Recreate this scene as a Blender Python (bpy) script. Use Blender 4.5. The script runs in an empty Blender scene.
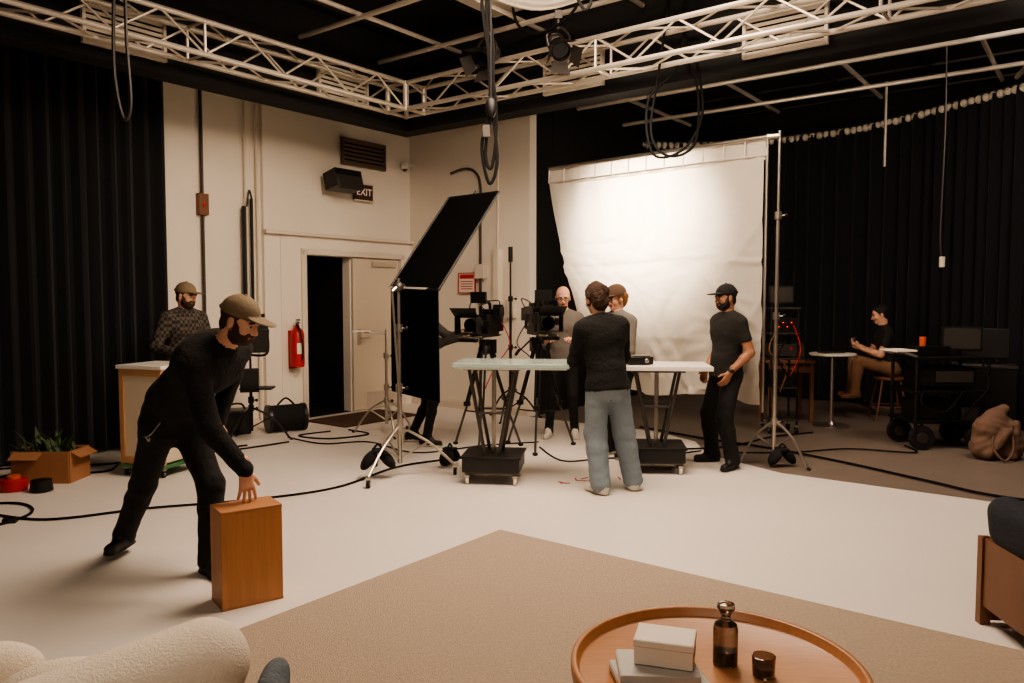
import bpy, math, random
import numpy as np
from mathutils import Vector, Matrix
random.seed(7); np.random.seed(7)
sc=bpy.context.scene
try:
    sc.view_settings.view_transform='AgX'; sc.view_settings.look='AgX - Medium High Contrast'
except Exception: pass
sc.view_settings.exposure=0.6

# ------------------------------------------------------------------ materials
def lin(c):
    return tuple(((x/255)/12.92 if x/255<=0.04045 else ((x/255+0.055)/1.055)**2.4) for x in c)
MATS={}
def mat(name,rgb,rough=.6,metal=0,var=.12,scale=12,bump=0.0,bscale=None,trans=0,emit=0,sheen=0,stretch=None):
    if name in MATS: return MATS[name]
    m=bpy.data.materials.new(name); m.use_nodes=True
    nt=m.node_tree; b=nt.nodes['Principled BSDF']
    c=lin(rgb)
    tc=nt.nodes.new('ShaderNodeTexCoord'); mp=nt.nodes.new('ShaderNodeMapping')
    nt.links.new(tc.outputs['Object'],mp.inputs[0])
    if stretch: mp.inputs['Scale'].default_value=stretch
    n=nt.nodes.new('ShaderNodeTexNoise'); n.inputs['Scale'].default_value=scale; n.inputs['Detail'].default_value=5
    nt.links.new(mp.outputs[0],n.inputs['Vector'])
    mx=nt.nodes.new('ShaderNodeMix'); mx.data_type='RGBA'
    mx.inputs['A'].default_value=(*[x*(1-var) for x in c],1)
    mx.inputs['B'].default_value=(*[min(1,x*(1+var)) for x in c],1)
    nt.links.new(n.outputs['Fac'],mx.inputs['Factor'])
    nt.links.new(mx.outputs['Result'],b.inputs['Base Color'])
    b.inputs['Roughness'].default_value=rough; b.inputs['Metallic'].default_value=metal
    if trans: b.inputs['Transmission Weight'].default_value=trans
    if sheen: b.inputs['Sheen Weight'].default_value=sheen
    if emit:
        b.inputs['Emission Color'].default_value=(*c,1); b.inputs['Emission Strength'].default_value=emit
    if bump:
        n2=nt.nodes.new('ShaderNodeTexNoise'); n2.inputs['Scale'].default_value=bscale or scale*4; n2.inputs['Detail'].default_value=4
        nt.links.new(mp.outputs[0],n2.inputs['Vector'])
        bp=nt.nodes.new('ShaderNodeBump'); bp.inputs['Strength'].default_value=bump; bp.inputs['Distance'].default_value=.02
        nt.links.new(n2.outputs['Fac'],bp.inputs['Height']); nt.links.new(bp.outputs[0],b.inputs['Normal'])
    MATS[name]=m; return m
mat('black_metal',(22,21,21),.45,.3); mat('black_plastic',(21,20,20),.4); mat('black_cloth',(17,16,17),.9,bump=.3)
mat('flag_cloth',(9,9,9),1.0); MATS['flag_cloth'].node_tree.nodes['Principled BSDF'].inputs['Specular IOR Level'].default_value=.05
mat('chrome',(190,182,172),.28,.9,var=.05); mat('alu',(205,195,182),.42,.55,var=.06)
mat('wall_paint',(226,216,202),.8,var=.03,scale=2,bump=.05,bscale=60); mat('trim_paint',(214,202,186),.6,var=.03)
mat('door_paint',(206,192,172),.5,var=.03); mat('dark_void',(6,6,7),.9); mat('ceiling_black',(22,22,22),.9,var=.7,scale=30)
mat('soffit_black',(11,11,12),.9); mat('vent_white',(205,195,180),.5); mat('vent_brown',(96,78,62),.6); mat('grey_floor',(118,106,97),.45,var=.12,scale=3,bump=.04)
mat('white_floor',(216,208,200),.55,var=.06,scale=1.3,bump=.05,bscale=18)
mat('navy_velvet',(9,11,19),.95,var=.3,scale=4,sheen=.08); mat('rubber',(16,15,15),.7); mat('steel_dark',(84,80,76),.4,.7)
mat('frost_glass',(205,222,212),.2,var=.02,trans=.45); mat('white_lam',(228,222,212),.35,var=.02)
mat('birch_box',(182,126,84),.5,var=.35,scale=16,stretch=(1.2,1.2,.09),bump=.12); mat('birch_dark',(170,116,76),.55,var=.25)
mat('wood_oak',(176,124,86),.38,var=.22,scale=9,stretch=(1,8,1)); mat('wood_walnut',(112,74,50),.5,var=.2,scale=6)
mat('cream_boucle',(240,226,208),.95,var=.05,scale=60,bump=.4,bscale=160); mat('blue_grey',(96,104,112),.9,bump=.4,bscale=80)
mat('navy_fabric',(26,32,44),.9,bump=.3,bscale=120)
mat('cardboard',(160,112,78),.8,var=.12); mat('leaf',(56,76,40),.6,var=.4); mat('orange',(205,88,40),.5); mat('red',(176,30,26),.4)
mat('smoked_glass',(150,136,122),.05,trans=.92,var=.02); mat('paper_white',(230,220,206),.7,var=.02); mat('book_grey',(182,178,172),.6)
mat('label_dark',(50,46,43),.5); mat('exit_dark',(66,44,34),.5); mat('exit_letter',(220,200,180),.5,emit=.15)
mat('brown_bag',(104,80,66),.85,var=.25,scale=10,bump=.5,bscale=14); mat('cab_panel',(212,196,174),.6,var=.04); mat('cab_wood',(186,142,102),.5,var=.15,stretch=(1,1,.2))
mat('screen_blue',(46,54,62),.2,emit=.15); mat('mat_brown',(74,50,38),.95); mat('lens',(18,22,34),.05); mat('led_red',(230,40,30),.4,emit=2.0)
mat('white_plastic',(220,214,204),.4); mat('cable_black',(18,17,17),.8); mat('gaff_red',(170,40,50),.5); mat('green',(60,110,70),.5)
MATS['cable_black'].node_tree.nodes['Principled BSDF'].inputs['Specular IOR Level'].default_value=.2
mat('skin_light',(208,158,132),.5,var=.05,scale=30); mat('skin_tan',(156,108,82),.5,var=.05,scale=30); mat('lip',(150,86,74),.5)
mat('eye_white',(205,190,178),.25); mat('pupil',(22,16,14),.2); mat('hair_brown',(62,40,27),.8,var=.5,scale=70,bump=.8,bscale=90)
mat('hair_dark',(26,20,17),.8,var=.4,scale=70,bump=.6,bscale=90); mat('hair_blond',(132,92,56),.8,var=.4,scale=70,bump=.6,bscale=90)
mat('cap_olive',(118,102,80),.85,var=.1,bump=.2); mat('cap_black',(18,17,17),.85); mat('cap_tan',(88,66,50),.85)
mat('sweater_black',(19,18,18),.95,var=.2,bump=.5,bscale=40); mat('jeans_black',(17,16,17),.9,var=.2,bump=.4,bscale=30); mat('tee_black',(28,26,25),.92,bump=.3,bscale=25)
mat('jeans_blue',(122,134,142),.9,var=.16,scale=9,bump=.4,bscale=26); mat('shirt_grey',(112,106,100),.9,var=.12,bump=.2); mat('tee_dkgrey',(66,62,60),.9,bump=.2)
mat('pants_tan',(122,90,68),.9,var=.1,bump=.2); mat('shoe_black',(20,19,19),.5); mat('shoe_white',(214,206,196),.5); mat('sole_white',(200,190,178),.6); mat('sole_black',(17,16,16),.7)
mat('shoe_brown',(110,66,40),.5)
m=mat('plaid',(60,52,46),.9); nt=m.node_tree; b=nt.nodes['Principled BSDF']
ck=nt.nodes.new('ShaderNodeTexChecker'); ck.inputs['Scale'].default_value=30; ck.inputs['Color1'].default_value=(*lin((82,74,66)),1); ck.inputs['Color2'].default_value=(*lin((36,33,32)),1)
tc=nt.nodes.new('ShaderNodeTexCoord'); nt.links.new(tc.outputs['Object'],ck.inputs['Vector']); nt.links.new(ck.outputs['Color'],b.inputs['Base Color'])
mat('carpet_beige',(186,167,148),.97,var=.25,scale=60,bump=.8,bscale=180)
# translucent cotton for the diffusion screen
m=mat('muslin',(236,228,216),.9,var=.04,scale=2.5,bump=.6,bscale=5); nt=m.node_tree; b=nt.nodes['Principled BSDF']
tl=nt.nodes.new('ShaderNodeBsdfTranslucent'); tl.inputs[0].default_value=(*lin((244,232,212)),1); ms=nt.nodes.new('ShaderNodeMixShader'); ms.inputs[0].default_value=.42
out=[n for n in nt.nodes if n.type=='OUTPUT_MATERIAL'][0]
nt.links.new(b.outputs[0],ms.inputs[1]); nt.links.new(tl.outputs[0],ms.inputs[2]); nt.links.new(ms.outputs[0],out.inputs[0])
# ------------------------------------------------------------------ mesh builder
class MB:
    def __init__(s): s.v=[];s.f=[];s.m=[];s.mats=[];s.sm=[]
    def mi(s,n):
        if n not in s.mats: s.mats.append(n)
        return s.mats.index(n)
    def add(s,vs,fs,mt,smooth=True):
        o=len(s.v); s.v.extend([tuple(map(float,p)) for p in vs]); i=s.mi(mt)
        for f in fs: s.f.append(tuple(o+q for q in f)); s.m.append(i); s.sm.append(smooth)
    def tube(s,a,b,r,mt,r2=None,n=10):
        a=Vector(a);b=Vector(b); r2=r if r2 is None else r2
        d=(b-a)
        if d.length<1e-6: return
        d.normalize(); u=d.orthogonal().normalized(); w=d.cross(u)
        vs=[]
        for (c,rr) in ((a,r),(b,r2)):
            for i in range(n):
                t=2*math.pi*i/n; vs.append(c+u*math.cos(t)*rr+w*math.sin(t)*rr)
        fs=[(i,(i+1)%n,n+(i+1)%n,n+i) for i in range(n)]
        fs.append(tuple(range(n))[::-1]); fs.append(tuple(range(n,2*n)))
        s.add(vs,fs,mt)
    def path(s,pts,r,mt,n=8,sub=6,closed=False):
        P=[Vector(p) for p in pts]
        if sub>1 and len(P)>2:
            Q=[]
            L=len(P)
            rng=range(L if closed else L-1)
            for i in rng:
                if closed: p0,p1,p2,p3=P[i-1],P[i],P[(i+1)%L],P[(i+2)%L]
                else: p0,p1,p2,p3=P[max(i-1,0)],P[i],P[i+1],P[min(i+2,L-1)]
                for k in range(sub):
                    t=k/sub
                    Q.append(.5*((2*p1)+(p2-p0)*t+(2*p0-5*p1+4*p2-p3)*t*t+(3*p1-p0-3*p2+p3)*t**3))
            if not closed: Q.append(P[-1])
            P=Q
        L=len(P); vs=[]; u=None
        for i in range(L):
            d=(P[(i+1)%L]-P[i-1]) if (closed or 0<i<L-1) else (P[1]-P[0] if i==0 else P[-1]-P[-2])
            if d.length<1e-9: d=Vector((0,0,1))
            d.normalize()
            if u is None: u=d.orthogonal().normalized()
            u=(u-d*u.dot(d)); u=u.normalized() if u.length>1e-6 else d.orthogonal().normalized()
            w=d.cross(u)
            for k in range(n):
                t=2*math.pi*k/n; vs.append(P[i]+u*math.cos(t)*r+w*math.sin(t)*r)
        fs=[]
        for i in range(L if closed else L-1):
            j=(i+1)%L
            for k in range(n): fs.append((i*n+k,i*n+(k+1)%n,j*n+(k+1)%n,j*n+k))
        if not closed:
            fs.append(tuple(range(n))[::-1]); fs.append(tuple(range((L-1)*n,L*n)))
        s.add(vs,fs,mt)
    def box(s,c,sz,mt,rz=0,rx=0,ry=0,M=None):
        R=(Matrix.Rotation(rz,3,'Z')@Matrix.Rotation(ry,3,'Y')@Matrix.Rotation(rx,3,'X')) if M is None else M
        c=Vector(c); vs=[]
        for z in (-.5,.5):
            for y in (-.5,.5):
                for x in (-.5,.5): vs.append(c+R@Vector((x*sz[0],y*sz[1],z*sz[2])))
        s.add(vs,[(0,2,3,1),(4,5,7,6),(0,1,5,4),(2,6,7,3),(0,4,6,2),(1,3,7,5)],mt,False)
    def lathe(s,c,prof,mt,n=24,R=None,mats=None):
        c=Vector(c); R=R or Matrix.Identity(3); vs=[]
        for (r,z) in prof:
            for i in range(n):
                t=2*math.pi*i/n; vs.append(c+R@Vector((r*math.cos(t),r*math.sin(t),z)))
        fs=[]
        for j in range(len(prof)-1):
            for i in range(n): fs.append((j*n+i,j*n+(i+1)%n,(j+1)*n+(i+1)%n,(j+1)*n+i))
        fs.append(tuple(range(n))[::-1]); L=(len(prof)-1)*n; fs.append(tuple(range(L,L+n)))
        s.add(vs,fs,mt)
    def ell(s,c,r,mt,n=14,R=None):
        prof=[(math.sin(math.pi*k/10)*1.0+1e-4,-math.cos(math.pi*k/10)) for k in range(11)]
        c=Vector(c); R=R or Matrix.Identity(3)
        vs=[];
        for (q,z) in prof:
            for i in range(n):
                t=2*math.pi*i/n; vs.append(c+R@Vector((q*math.cos(t)*r[0],q*math.sin(t)*r[1],z*r[2])))
        fs=[]
        for j in range(10):
            for i in range(n): fs.append((j*n+i,j*n+(i+1)%n,(j+1)*n+(i+1)%n,(j+1)*n+i))
        fs.append(tuple(range(n))[::-1]); fs.append(tuple(range(10*n,11*n)))
        s.add(vs,fs,mt)
    def obj(s,name,bevel=0,angle=35,origin=None):
        V=np.array(s.v)
        if origin is None:
            mn=V.min(0);mx=V.max(0); origin=((mn[0]+mx[0])/2,(mn[1]+mx[1])/2,mn[2])
        V=V-np.array(origin)
        me=bpy.data.meshes.new(name); me.from_pydata(V.tolist(),[],s.f)
        for n in s.mats: me.materials.append(MATS[n])
        me.polygons.foreach_set('material_index',s.m)
        me.polygons.foreach_set('use_smooth',[True]*len(s.f))
        me.update()
        try: me.set_sharp_from_angle(angle=math.radians(angle))
        except Exception: pass
        o=bpy.data.objects.new(name,me); o.location=origin; sc.collection.objects.link(o)
        if bevel:
            bv=o.modifiers.new('bevel','BEVEL'); bv.width=bevel; bv.segments=2; bv.limit_method='ANGLE'; bv.angle_limit=math.radians(50)
        return o
# room axes: s = metres in front of the back wall, t = metres right of the left wall
A=Vector((.609,.793)); B=Vector((.793,-.609)); O=Vector((-1.6,11.94)); RZ=math.atan2(-.609,.793)
def P(s,t,z=0):
    q=O-A*s+B*t; return Vector((q.x,q.y,z))
def rbox(mb,s0,s1,t0,t1,z0,z1,mt):
    mb.box(P((s0+s1)/2,(t0+t1)/2,(z0+z1)/2),(abs(t1-t0),abs(s1-s0),abs(z1-z0)),mt,rz=RZ)

# ------------------------------------------------------------------ room
CH=4.85
mb=MB(); rbox(mb,-5,13.5,-1.3,14.5,-.1,-.002,'grey_floor'); mb.obj('floor')
mb=MB()
vs=[P(13.4,.02,0),P(0.02,.02,0),P(0.02,4.2,0),P(.35,4.9,0),P(.95,5.3,0),P(1.35,6.2,0),P(1.35,14,0),P(13.4,14,0)]
top=[v+Vector((0,0,.002)) for v in vs]; n=len(vs)
mb.add([*[v+Vector((0,0,-.0015)) for v in vs],*top],[tuple(range(n,2*n)),*[(i,(i+1)%n,n+(i+1)%n,n+i) for i in range(n)]],'white_floor',False)
mb.obj('floor_white_paint')
mb=MB(); rbox(mb,-5,13.5,-.3,14.5,CH,CH+.1,'ceiling_black'); mb.obj('ceiling')
mb=MB()   # left wall around the door opening
rbox(mb,1.97,13.5,-.15,0,0,CH,'wall_paint'); rbox(mb,0,1.16,-.15,0,0,CH,'wall_paint'); rbox(mb,1.16,1.97,-.15,0,2.2,CH,'wall_paint')
rbox(mb,1.97,2.36,0,.07,0,2.44,'wall_paint'); rbox(mb,0,.24,0,.07,0,2.44,'wall_paint'); rbox(mb,.24,1.97,0,.07,2.24,2.44,'wall_paint')
rbox(mb,2.36,2.6,0,.06,0,CH,'wall_paint')
rbox(mb,0,2.36,0,.05,2.44,CH,'wall_paint')
rbox(mb,1.1,2.03,-1.2,-1.15,0,2.3,'dark_void'); rbox(mb,1.1,1.16,-1.2,-.15,0,2.3,'dark_void'); rbox(mb,1.97,2.03,-1.2,-.15,0,2.3,'dark_void'); rbox(mb,1.1,2.03,-1.2,-.15,2.2,2.3,'dark_void'); rbox(mb,1.16,1.97,-1.2,0,-.001,.003,'dark_void')
mb.obj('wall_left')
mb=MB(); rbox(mb,-.15,0,0,2.32,0,CH,'wall_paint'); rbox(mb,-5,-.15,2.17,2.32,0,CH,'soffit_black'); mb.obj('wall_back')
mb=MB(); rbox(mb,-5.15,-5,2.3,14.5,0,CH,'soffit_black'); mb.obj('wall_stage_back')
mb=MB(); rbox(mb,-5,13.5,14.5,14.65,0,CH,'soffit_black'); mb.obj('wall_right')
mb=MB(); rbox(mb,13.5,13.65,-.15,14.5,0,CH,'soffit_black'); mb.obj('wall_front')
mb=MB(); rbox(mb,-.0,2.62,.05,.14,2.44,2.49,'trim_paint'); mb.obj('trim_ledge',bevel=.006)
mb=MB(); rbox(mb,2.6,13,.0,.02,0,.1,'trim_paint'); mb.obj('baseboard_left')
mb=MB(); rbox(mb,.0,.02,0.08,2.3,0,.1,'trim_paint'); mb.obj('baseboard_back')
mb=MB()
rbox(mb,1.97,2.05,.07,.1,0,2.26,'trim_paint'); rbox(mb,.16,.24,.07,.1,0,2.26,'trim_paint'); rbox(mb,.16,2.05,.07,.1,2.2,2.28,'trim_paint')
mb.obj('trim_door_frame',bevel=.004)
mb=MB(); rbox(mb,.25,1.14,.005,.05,.01,2.19,'door_paint'); rbox(mb,.3,.9,.05,.055,.02,.26,'alu')
rbox(mb,1.0,1.07,.05,.06,.95,1.18,'chrome'); mb.tube(P(1.035,.06,1.05),P(1.035,.12,1.05),.012,'chrome'); mb.tube(P(1.035,.12,1.05),P(.9,.12,1.05),.011,'chrome')
for z in (.3,1.1,1.95): rbox(mb,.25,.27,.05,.06,z,z+.1,'chrome')
rbox(mb,.35,.8,.05,.1,2.08,2.14,'alu')
mb.obj('door_1',bevel=.003)
mb=MB(); rbox(mb,1.88,1.92,-.8,.0,.01,2.17,'black_plastic'); rbox(mb,1.86,1.88,-.72,-.66,.98,1.1,'chrome'); mb.tube(P(1.87,-.69,1.04),P(1.80,-.69,1.04),.01,'chrome'); mb.tube(P(1.8,-.69,1.04),P(1.8,-.57,1.04),.01,'chrome'); mb.obj('door_2',bevel=.003)
mb=MB(); rbox(mb,1.2,13.4,1.2,1.45,3.72,CH,'soffit_black'); mb.obj('trim_beam_left')
mb=MB(); rbox(mb,1.2,1.45,1.45,14.4,3.72,CH,'soffit_black'); mb.obj('trim_beam_back')

def louver(name,c,u,w,h,mt,n=7,d=.05,back='dark_void'):
    mb=MB(); u=Vector(u).normalized(); nrm=Vector((u.y,-u.x,0)); M=Matrix((u,nrm*-1,Vector((0,0,1)))).transposed()
    c=Vector(c)
    mb.box(c,(w,.01,h),back,M=M)
    for sx in (-1,1): mb.box(c+u*sx*(w/2)+nrm*d/2,(.03,d,h+.03),mt,M=M)
    for sz in (-1,1): mb.box(c+Vector((0,0,sz*h/2))+nrm*d/2,(w,d,.03),mt,M=M)
    for i in range(n):
        z=-h/2+h*(i+.5)/n
        mb.box(c+Vector((0,0,z))+nrm*d/2,(w,.012,h/n*.62),mt,M=M@Matrix.Rotation(.5,3,'X'))
    return mb.obj(name,bevel=.002)
bu=(B.x,B.y,0); au=(A.x,A.y,0)
louver('ceiling_vent',P(1.47,3.98,4.0),bu,.72,.34,'vent_white')
louver('ceiling_vent',P(1.47,6.2,3.98),bu,.72,.34,'vent_white')
louver('ceiling_vent',P(2.5,1.47,4.05),au,.7,.34,'vent_white')
louver('ceiling_vent',P(5.0,1.47,4.0),au,.72,.34,'vent_white')
louver('wall_vent',P(.95,.07,3.66),au,.78,.34,'vent_brown',n=6)
def truss(name,p0,p1,w=.3,step=.42,r=.025):
    mb=MB(); p0=Vector(p0);p1=Vector(p1); d=(p1-p0); L=d.length; d.normalize(); side=Vector((-d.y,d.x,0)); up=Vector((0,0,1))
    cs=[side*(a*w/2)+up*(b*w/2) for a,b in((-1,-1),(1,-1),(1,1),(-1,1))]
    for c in cs: mb.tube(p0+c,p1+c,r,'alu',n=10)
    k=int(L/step)
    for i in range(k):
        a=p0+d*(L*i/k); b=p0+d*(L*(i+1)/k)
        for q in range(4):
            c0=cs[q];c1=cs[(q+1)%4]
            if i%2==0: mb.tube(a+c0,b+c1,.011,'alu',n=6)
            else: mb.tube(a+c1,b+c0,.011,'alu',n=6)
    for i in range(0,k+1,6):
        a=p0+d*(L*i/k)
        for q in range(4): mb.tube(a+cs[q],a+cs[(q+1)%4],.014,'alu',n=6)
    return mb.obj(name)
TZ=4.0
truss('lighting_truss',P(1.94,1.76,TZ),P(12.5,1.76,TZ))
truss('lighting_truss',P(1.76,1.94,TZ),P(1.76,13.5,TZ))
mb=MB(); c=P(1.76,1.76,TZ)
for sx in(-.15,.15):
    for sy in(-.15,.15): mb.tube(c+Vector((A.x*sx+B.x*sy,A.y*sx+B.y*sy,-.17)),c+Vector((A.x*sx+B.x*sy,A.y*sx+B.y*sy,.17)),.028,'alu')
for z in(-.15,.15):
    for q in((-1,-1,1,-1),(1,-1,1,1),(1,1,-1,1),(-1,1,-1,-1),(-1,-1,1,1)):
        mb.tube(P(1.76+q[0]*.15,1.76+q[1]*.15,TZ+z),P(1.76+q[2]*.15,1.76+q[3]*.15,TZ+z),.02,'alu')
mb.obj('truss_corner_block')
mb=MB()
for s_ in (-.9,-2.2): mb.tube(P(s_,2.5,4.3),P(s_,12,4.3),.028,'alu')
for t_ in (3.2,4.6,6.0,7.4,8.8,10.2): mb.tube(P(.9,t_,4.36),P(-3.1,t_,4.36),.026,'alu')
for t_ in(4.0,8.0): mb.tube(P(-.9,t_,4.3),P(-.9,t_,CH),.012,'steel_dark')
mb.tube(P(.4,8.5,4.25),P(-2.6,7.6,4.25),.03,'alu')
mb.obj('ceiling_pipe_grid')
mb=MB()
for s_ in (1.95,3.1,4.6): mb.tube(P(s_,1.5,4.45),P(s_,11,4.45),.026,'alu')
for t_ in (2.4,3.6,4.8,6.4): mb.tube(P(1.5,t_,4.51),P(9,t_,4.51),.024,'alu')
for t_ in(3.0,6.4): mb.tube(P(3.1,t_,4.45),P(3.1,t_,CH),.012,'steel_dark')
mb.obj('ceiling_pipe_grid')
mb=MB(); rbox(mb,1.6,2.5,3.0,3.9,CH-.1,CH-.01,'paper_white'); rbox(mb,1.55,2.55,2.95,3.95,CH-.05,CH,'vent_white'); mb.obj('ceiling_panel')
mb=MB()
for k,(t0,z0) in enumerate(((4.3,4.3),(4.6,4.42))):
    mb.path([P(4.5,t0-.6,z0+.2),P(3.6,t0-.2,z0),P(2.7,t0,z0-.02),P(2.3,t0+.4,z0+.12),P(2.2,t0+1.1,z0+.2)],.05,'alu',n=12)
mb.path([P(2.3,5.0,CH),P(2.3,5.0,4.55),P(2.35,5.2,4.4),P(2.5,5.5,4.5),P(2.6,5.6,CH)],.02,'cable_black')
mb.path([P(2.1,3.6,CH),P(2.1,3.7,4.4),P(2.1,4.0,4.25),P(2.1,4.4,4.4),P(2.1,4.5,CH)],.015,'cable_black')
mb.obj('flexible_ceiling_duct')
mb=MB()
for k in range(8): rbox(mb,-4.9+k*1.22,-4.87+k*1.22,1.5,14,CH-.03,CH,'steel_dark')
for k in range(9): rbox(mb,-4.9,9,1.6+k*1.22,1.63+k*1.22,CH-.04,CH-.01,'steel_dark')
mb.obj('ceiling_seam_grid')

# ------------------------------------------------------------------ curtains
def curtain(name,pts,z0,z1,fold=.2,amp=.055,header=False):
    mb=MB(); Q=[]; pts=[Vector((*p,0)) for p in pts]; L=len(pts)
    for i in range(L-1):
        p0,p1,p2,p3=pts[max(i-1,0)],pts[i],pts[i+1],pts[min(i+2,L-1)]
        k=max(4,int((p2-p1).length/.035))
        for j in range(k):
            t=j/k; Q.append(.5*((2*p1)+(p2-p0)*t+(2*p0-5*p1+4*p2-p3)*t*t+(3*p1-p0-3*p2+p3)*t**3))
    Q.append(pts[-1]); dist=0; rows=[]
    zs=[z0,z0+(z1-z0)*.35,z0+(z1-z0)*.7,z1]
    ph=0
    for i,q in enumerate(Q):
        d=(Q[min(i+1,len(Q)-1)]-Q[max(i-1,0)]); d.normalize(); nn=Vector((-d.y,d.x,0))
        if i: dist+=(q-Q[i-1]).length; ph+=(q-Q[i-1]).length/fold*2*math.pi*(1+.25*math.sin(dist*1.7))
        for j,z in enumerate(zs):
            am=amp*(1.15-.3*j/3); off=am*(math.sin(ph)+.35*math.sin(ph*.43+j*.3))
            p=q+nn*off; rows.append(Vector((p.x,p.y,z)))
    n=len(zs); fs=[(i*n+j,(i+1)*n+j,(i+1)*n+j+1,i*n+j+1) for i in range(len(Q)-1) for j in range(n-1)]
    mb.add(rows,fs,'navy_velvet')
    mb.path([(q.x,q.y,z1+.03) for q in Q[::6]],.018,'steel_dark',sub=1)
    if header:
        for i in range(1,len(Q)):
            if i%3==0:
                p=Q[i]; mb.ell((p.x,p.y,z1-.02),(.05,.05,.055),'vent_white',n=8)
    return mb.obj(name)
lc=[P(s_,.24) for s_ in (3.98,5,7,9,11,13)]
curtain('stage_curtain',[(p.x,p.y) for p in lc],.03,4.7,amp=.04)
curtain('stage_curtain',[(.45,10.95),(1.05,12.3),(2.2,13.1),(3.8,13.0),(5.2,12.0),(6.0,10.2),(6.7,8),(7.3,5),(7.6,2.2)],.03,4.2,header=True)

# ------------------------------------------------------------------ wall fittings
mb=MB(); mb.tube(P(3.42,.04,0.1),P(3.42,.04,4.7),.02,'steel_dark'); rbox(mb,3.36,3.48,.0,.08,2.6,2.85,'wood_walnut'); mb.box(P(3.42,.085,2.72),(.01,.03,.05),'red',rz=RZ); mb.obj('wall_conduit')
mb=MB(); mb.tube(P(2.68,.05,.1),P(2.68,.05,4.7),.018,'trim_paint'); mb.tube(P(2.85,.05,1.4),P(2.85,.05,4.7),.014,'trim_paint')
mb.tube(P(2.9,.09,1.2),P(2.9,.09,2.75),.028,'black_plastic'); mb.tube(P(2.78,.07,1.2),P(2.78,.07,2.85),.02,'black_plastic'); rbox(mb,2.7,2.98,.0,.1,1.05,1.3,'black_plastic')
mb.path([P(2.85,.08,2.75),P(2.83,.1,2.95),P(2.78,.08,2.85)],.012,'black_plastic'); mb.obj('wall_conduit')
mb=MB(); M=Matrix((Vector((*A,0)),Vector((-B.x,-B.y,0)),Vector((0,0,1)))).transposed()
c=P(1.52,.32,3.2); mb.box(c,(.46,.26,.24),'black_plastic',M=M@Matrix.Rotation(-.25,3,'X')); mb.box(c+Vector((*B,0))*.135+Vector((0,0,-.03)),(.42,.02,.2),'label_dark',M=M@Matrix.Rotation(-.25,3,'X')); mb.tube(P(1.52,.05,3.2),P(1.52,.22,3.2),.025,'black_metal'); mb.obj('wall_speaker',bevel=.01)
mb=MB(); c=P(.97,.085,3.12); mb.box(c,(.34,.05,.24),'exit_dark',M=M); mb.box(c+Vector((*B,0))*.02+Vector((0,0,.12)),(.36,.05,.02),'trim_paint',M=M); mb.box(c+Vector((*B,0))*.02-Vector((0,0,.12)),(.36,.05,.02),'trim_paint',M=M)
ex=mb.obj('exit_sign',bevel=.003)
def text(body,c,size,xdir,mt,parent):
    cu=bpy.data.curves.new('letters','FONT'); cu.body=body; cu.size=size; cu.extrude=.003; cu.align_x='CENTER'; cu.align_y='CENTER'; cu.materials.append(MATS[mt])
    o=bpy.data.objects.new('letters',cu); sc.collection.objects.link(o)
    x=Vector(xdir).normalized(); z=Vector((0,0,1)); nrm=x.cross(z)
    R=Matrix((x,z,nrm)).transposed().to_4x4(); o.parent=parent
    o.matrix_basis=Matrix.Translation(Vector(c)-parent.location)@R; o.matrix_parent_inverse=Matrix.Identity(4)
text('EXIT',P(.97,.116,3.12),.14,(A.x,A.y,0),'exit_letter',ex)
mb=MB(); mb.box(P(.03,1.23,1.84),(.3,.02,.27),'paper_white',rz=RZ); mb.box(P(.042,1.23,1.93),(.26,.006,.06),'red',rz=RZ)
for k in range(4): mb.box(P(.042,1.23,1.86-k*.035),(.22,.006,.012),'red',rz=RZ)
for z in(-.14,.14): mb.box(P(.035,1.23,1.84+z),(.32,.03,.012),'gaff_red',rz=RZ)
for t_ in(-.155,.155): mb.box(P(.035,1.23+t_,1.84),(.012,.03,.28),'gaff_red',rz=RZ)
mb.obj('notice_sign')
mb=MB(); mb.path([P(.06,.95,3.42),P(.06,1.2,3.46),P(.06,1.4,3.4),P(.06,1.5,3.2),P(.06,1.5,2.6),P(.06,1.5,.1)],.02,'steel_dark'); rbox(mb,.0,.09,1.42,1.58,1.9,2.1,'trim_paint'); mb.obj('wall_conduit')
mb=MB(); rbox(mb,.0,.1,1.75,1.85,1.5,2.3,'trim_paint'); mb.tube(P(.04,1.8,2.3),P(.04,1.8,4.7),.014,'trim_paint'); rbox(mb,0,.08,1.95,2.1,1.35,1.6,'vent_white'); mb.obj('wall_junction_box',bevel=.004)
mb=MB(); mb.tube(P(.0,.12,3.62),P(.15,.12,3.62),.02,'white_plastic'); mb.lathe(P(.17,.12,3.56),[(.05,.09),(.065,.06),(.06,.02),(.03,-.02)],'white_plastic',16); mb.ell(P(.17,.12,3.56),(.04,.04,.045),'black_plastic'); mb.obj('security_camera')
mb=MB(); c=P(2.22,.2,.72); mb.lathe(c,[(.03,0),(.085,.01),(.09,.05),(.09,.42),(.075,.48),(.035,.52),(.03,.55)],'red',20); mb.tube(c+Vector((0,0,.54)),c+Vector((0,0,.6)),.025,'chrome'); mb.box(c+Vector((.02,-.03,.62)),(.04,.14,.02),'black_plastic',rz=.4); mb.box(c+Vector((.02,-.03,.585)),(.03,.12,.015),'black_plastic',rz=.4)
mb.path([c+Vector((0,-.03,.56)),c+Vector((.06,-.1,.5)),c+Vector((.09,-.08,.3)),c+Vector((.08,-.06,.1))],.012,'rubber'); mb.box(c+Vector((.05,-.073,.25)),(.07,.006,.14),'paper_white',rz=.55); rbox(mb,2.17,2.27,.072,.115,.7,1.2,'red'); mb.obj('fire_extinguisher')
mb=MB(); mb.box(P(1.5,.65,.012),(.8,1.3,.02),'mat_brown',rz=RZ); mb.obj('doormat',bevel=.006)

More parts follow.
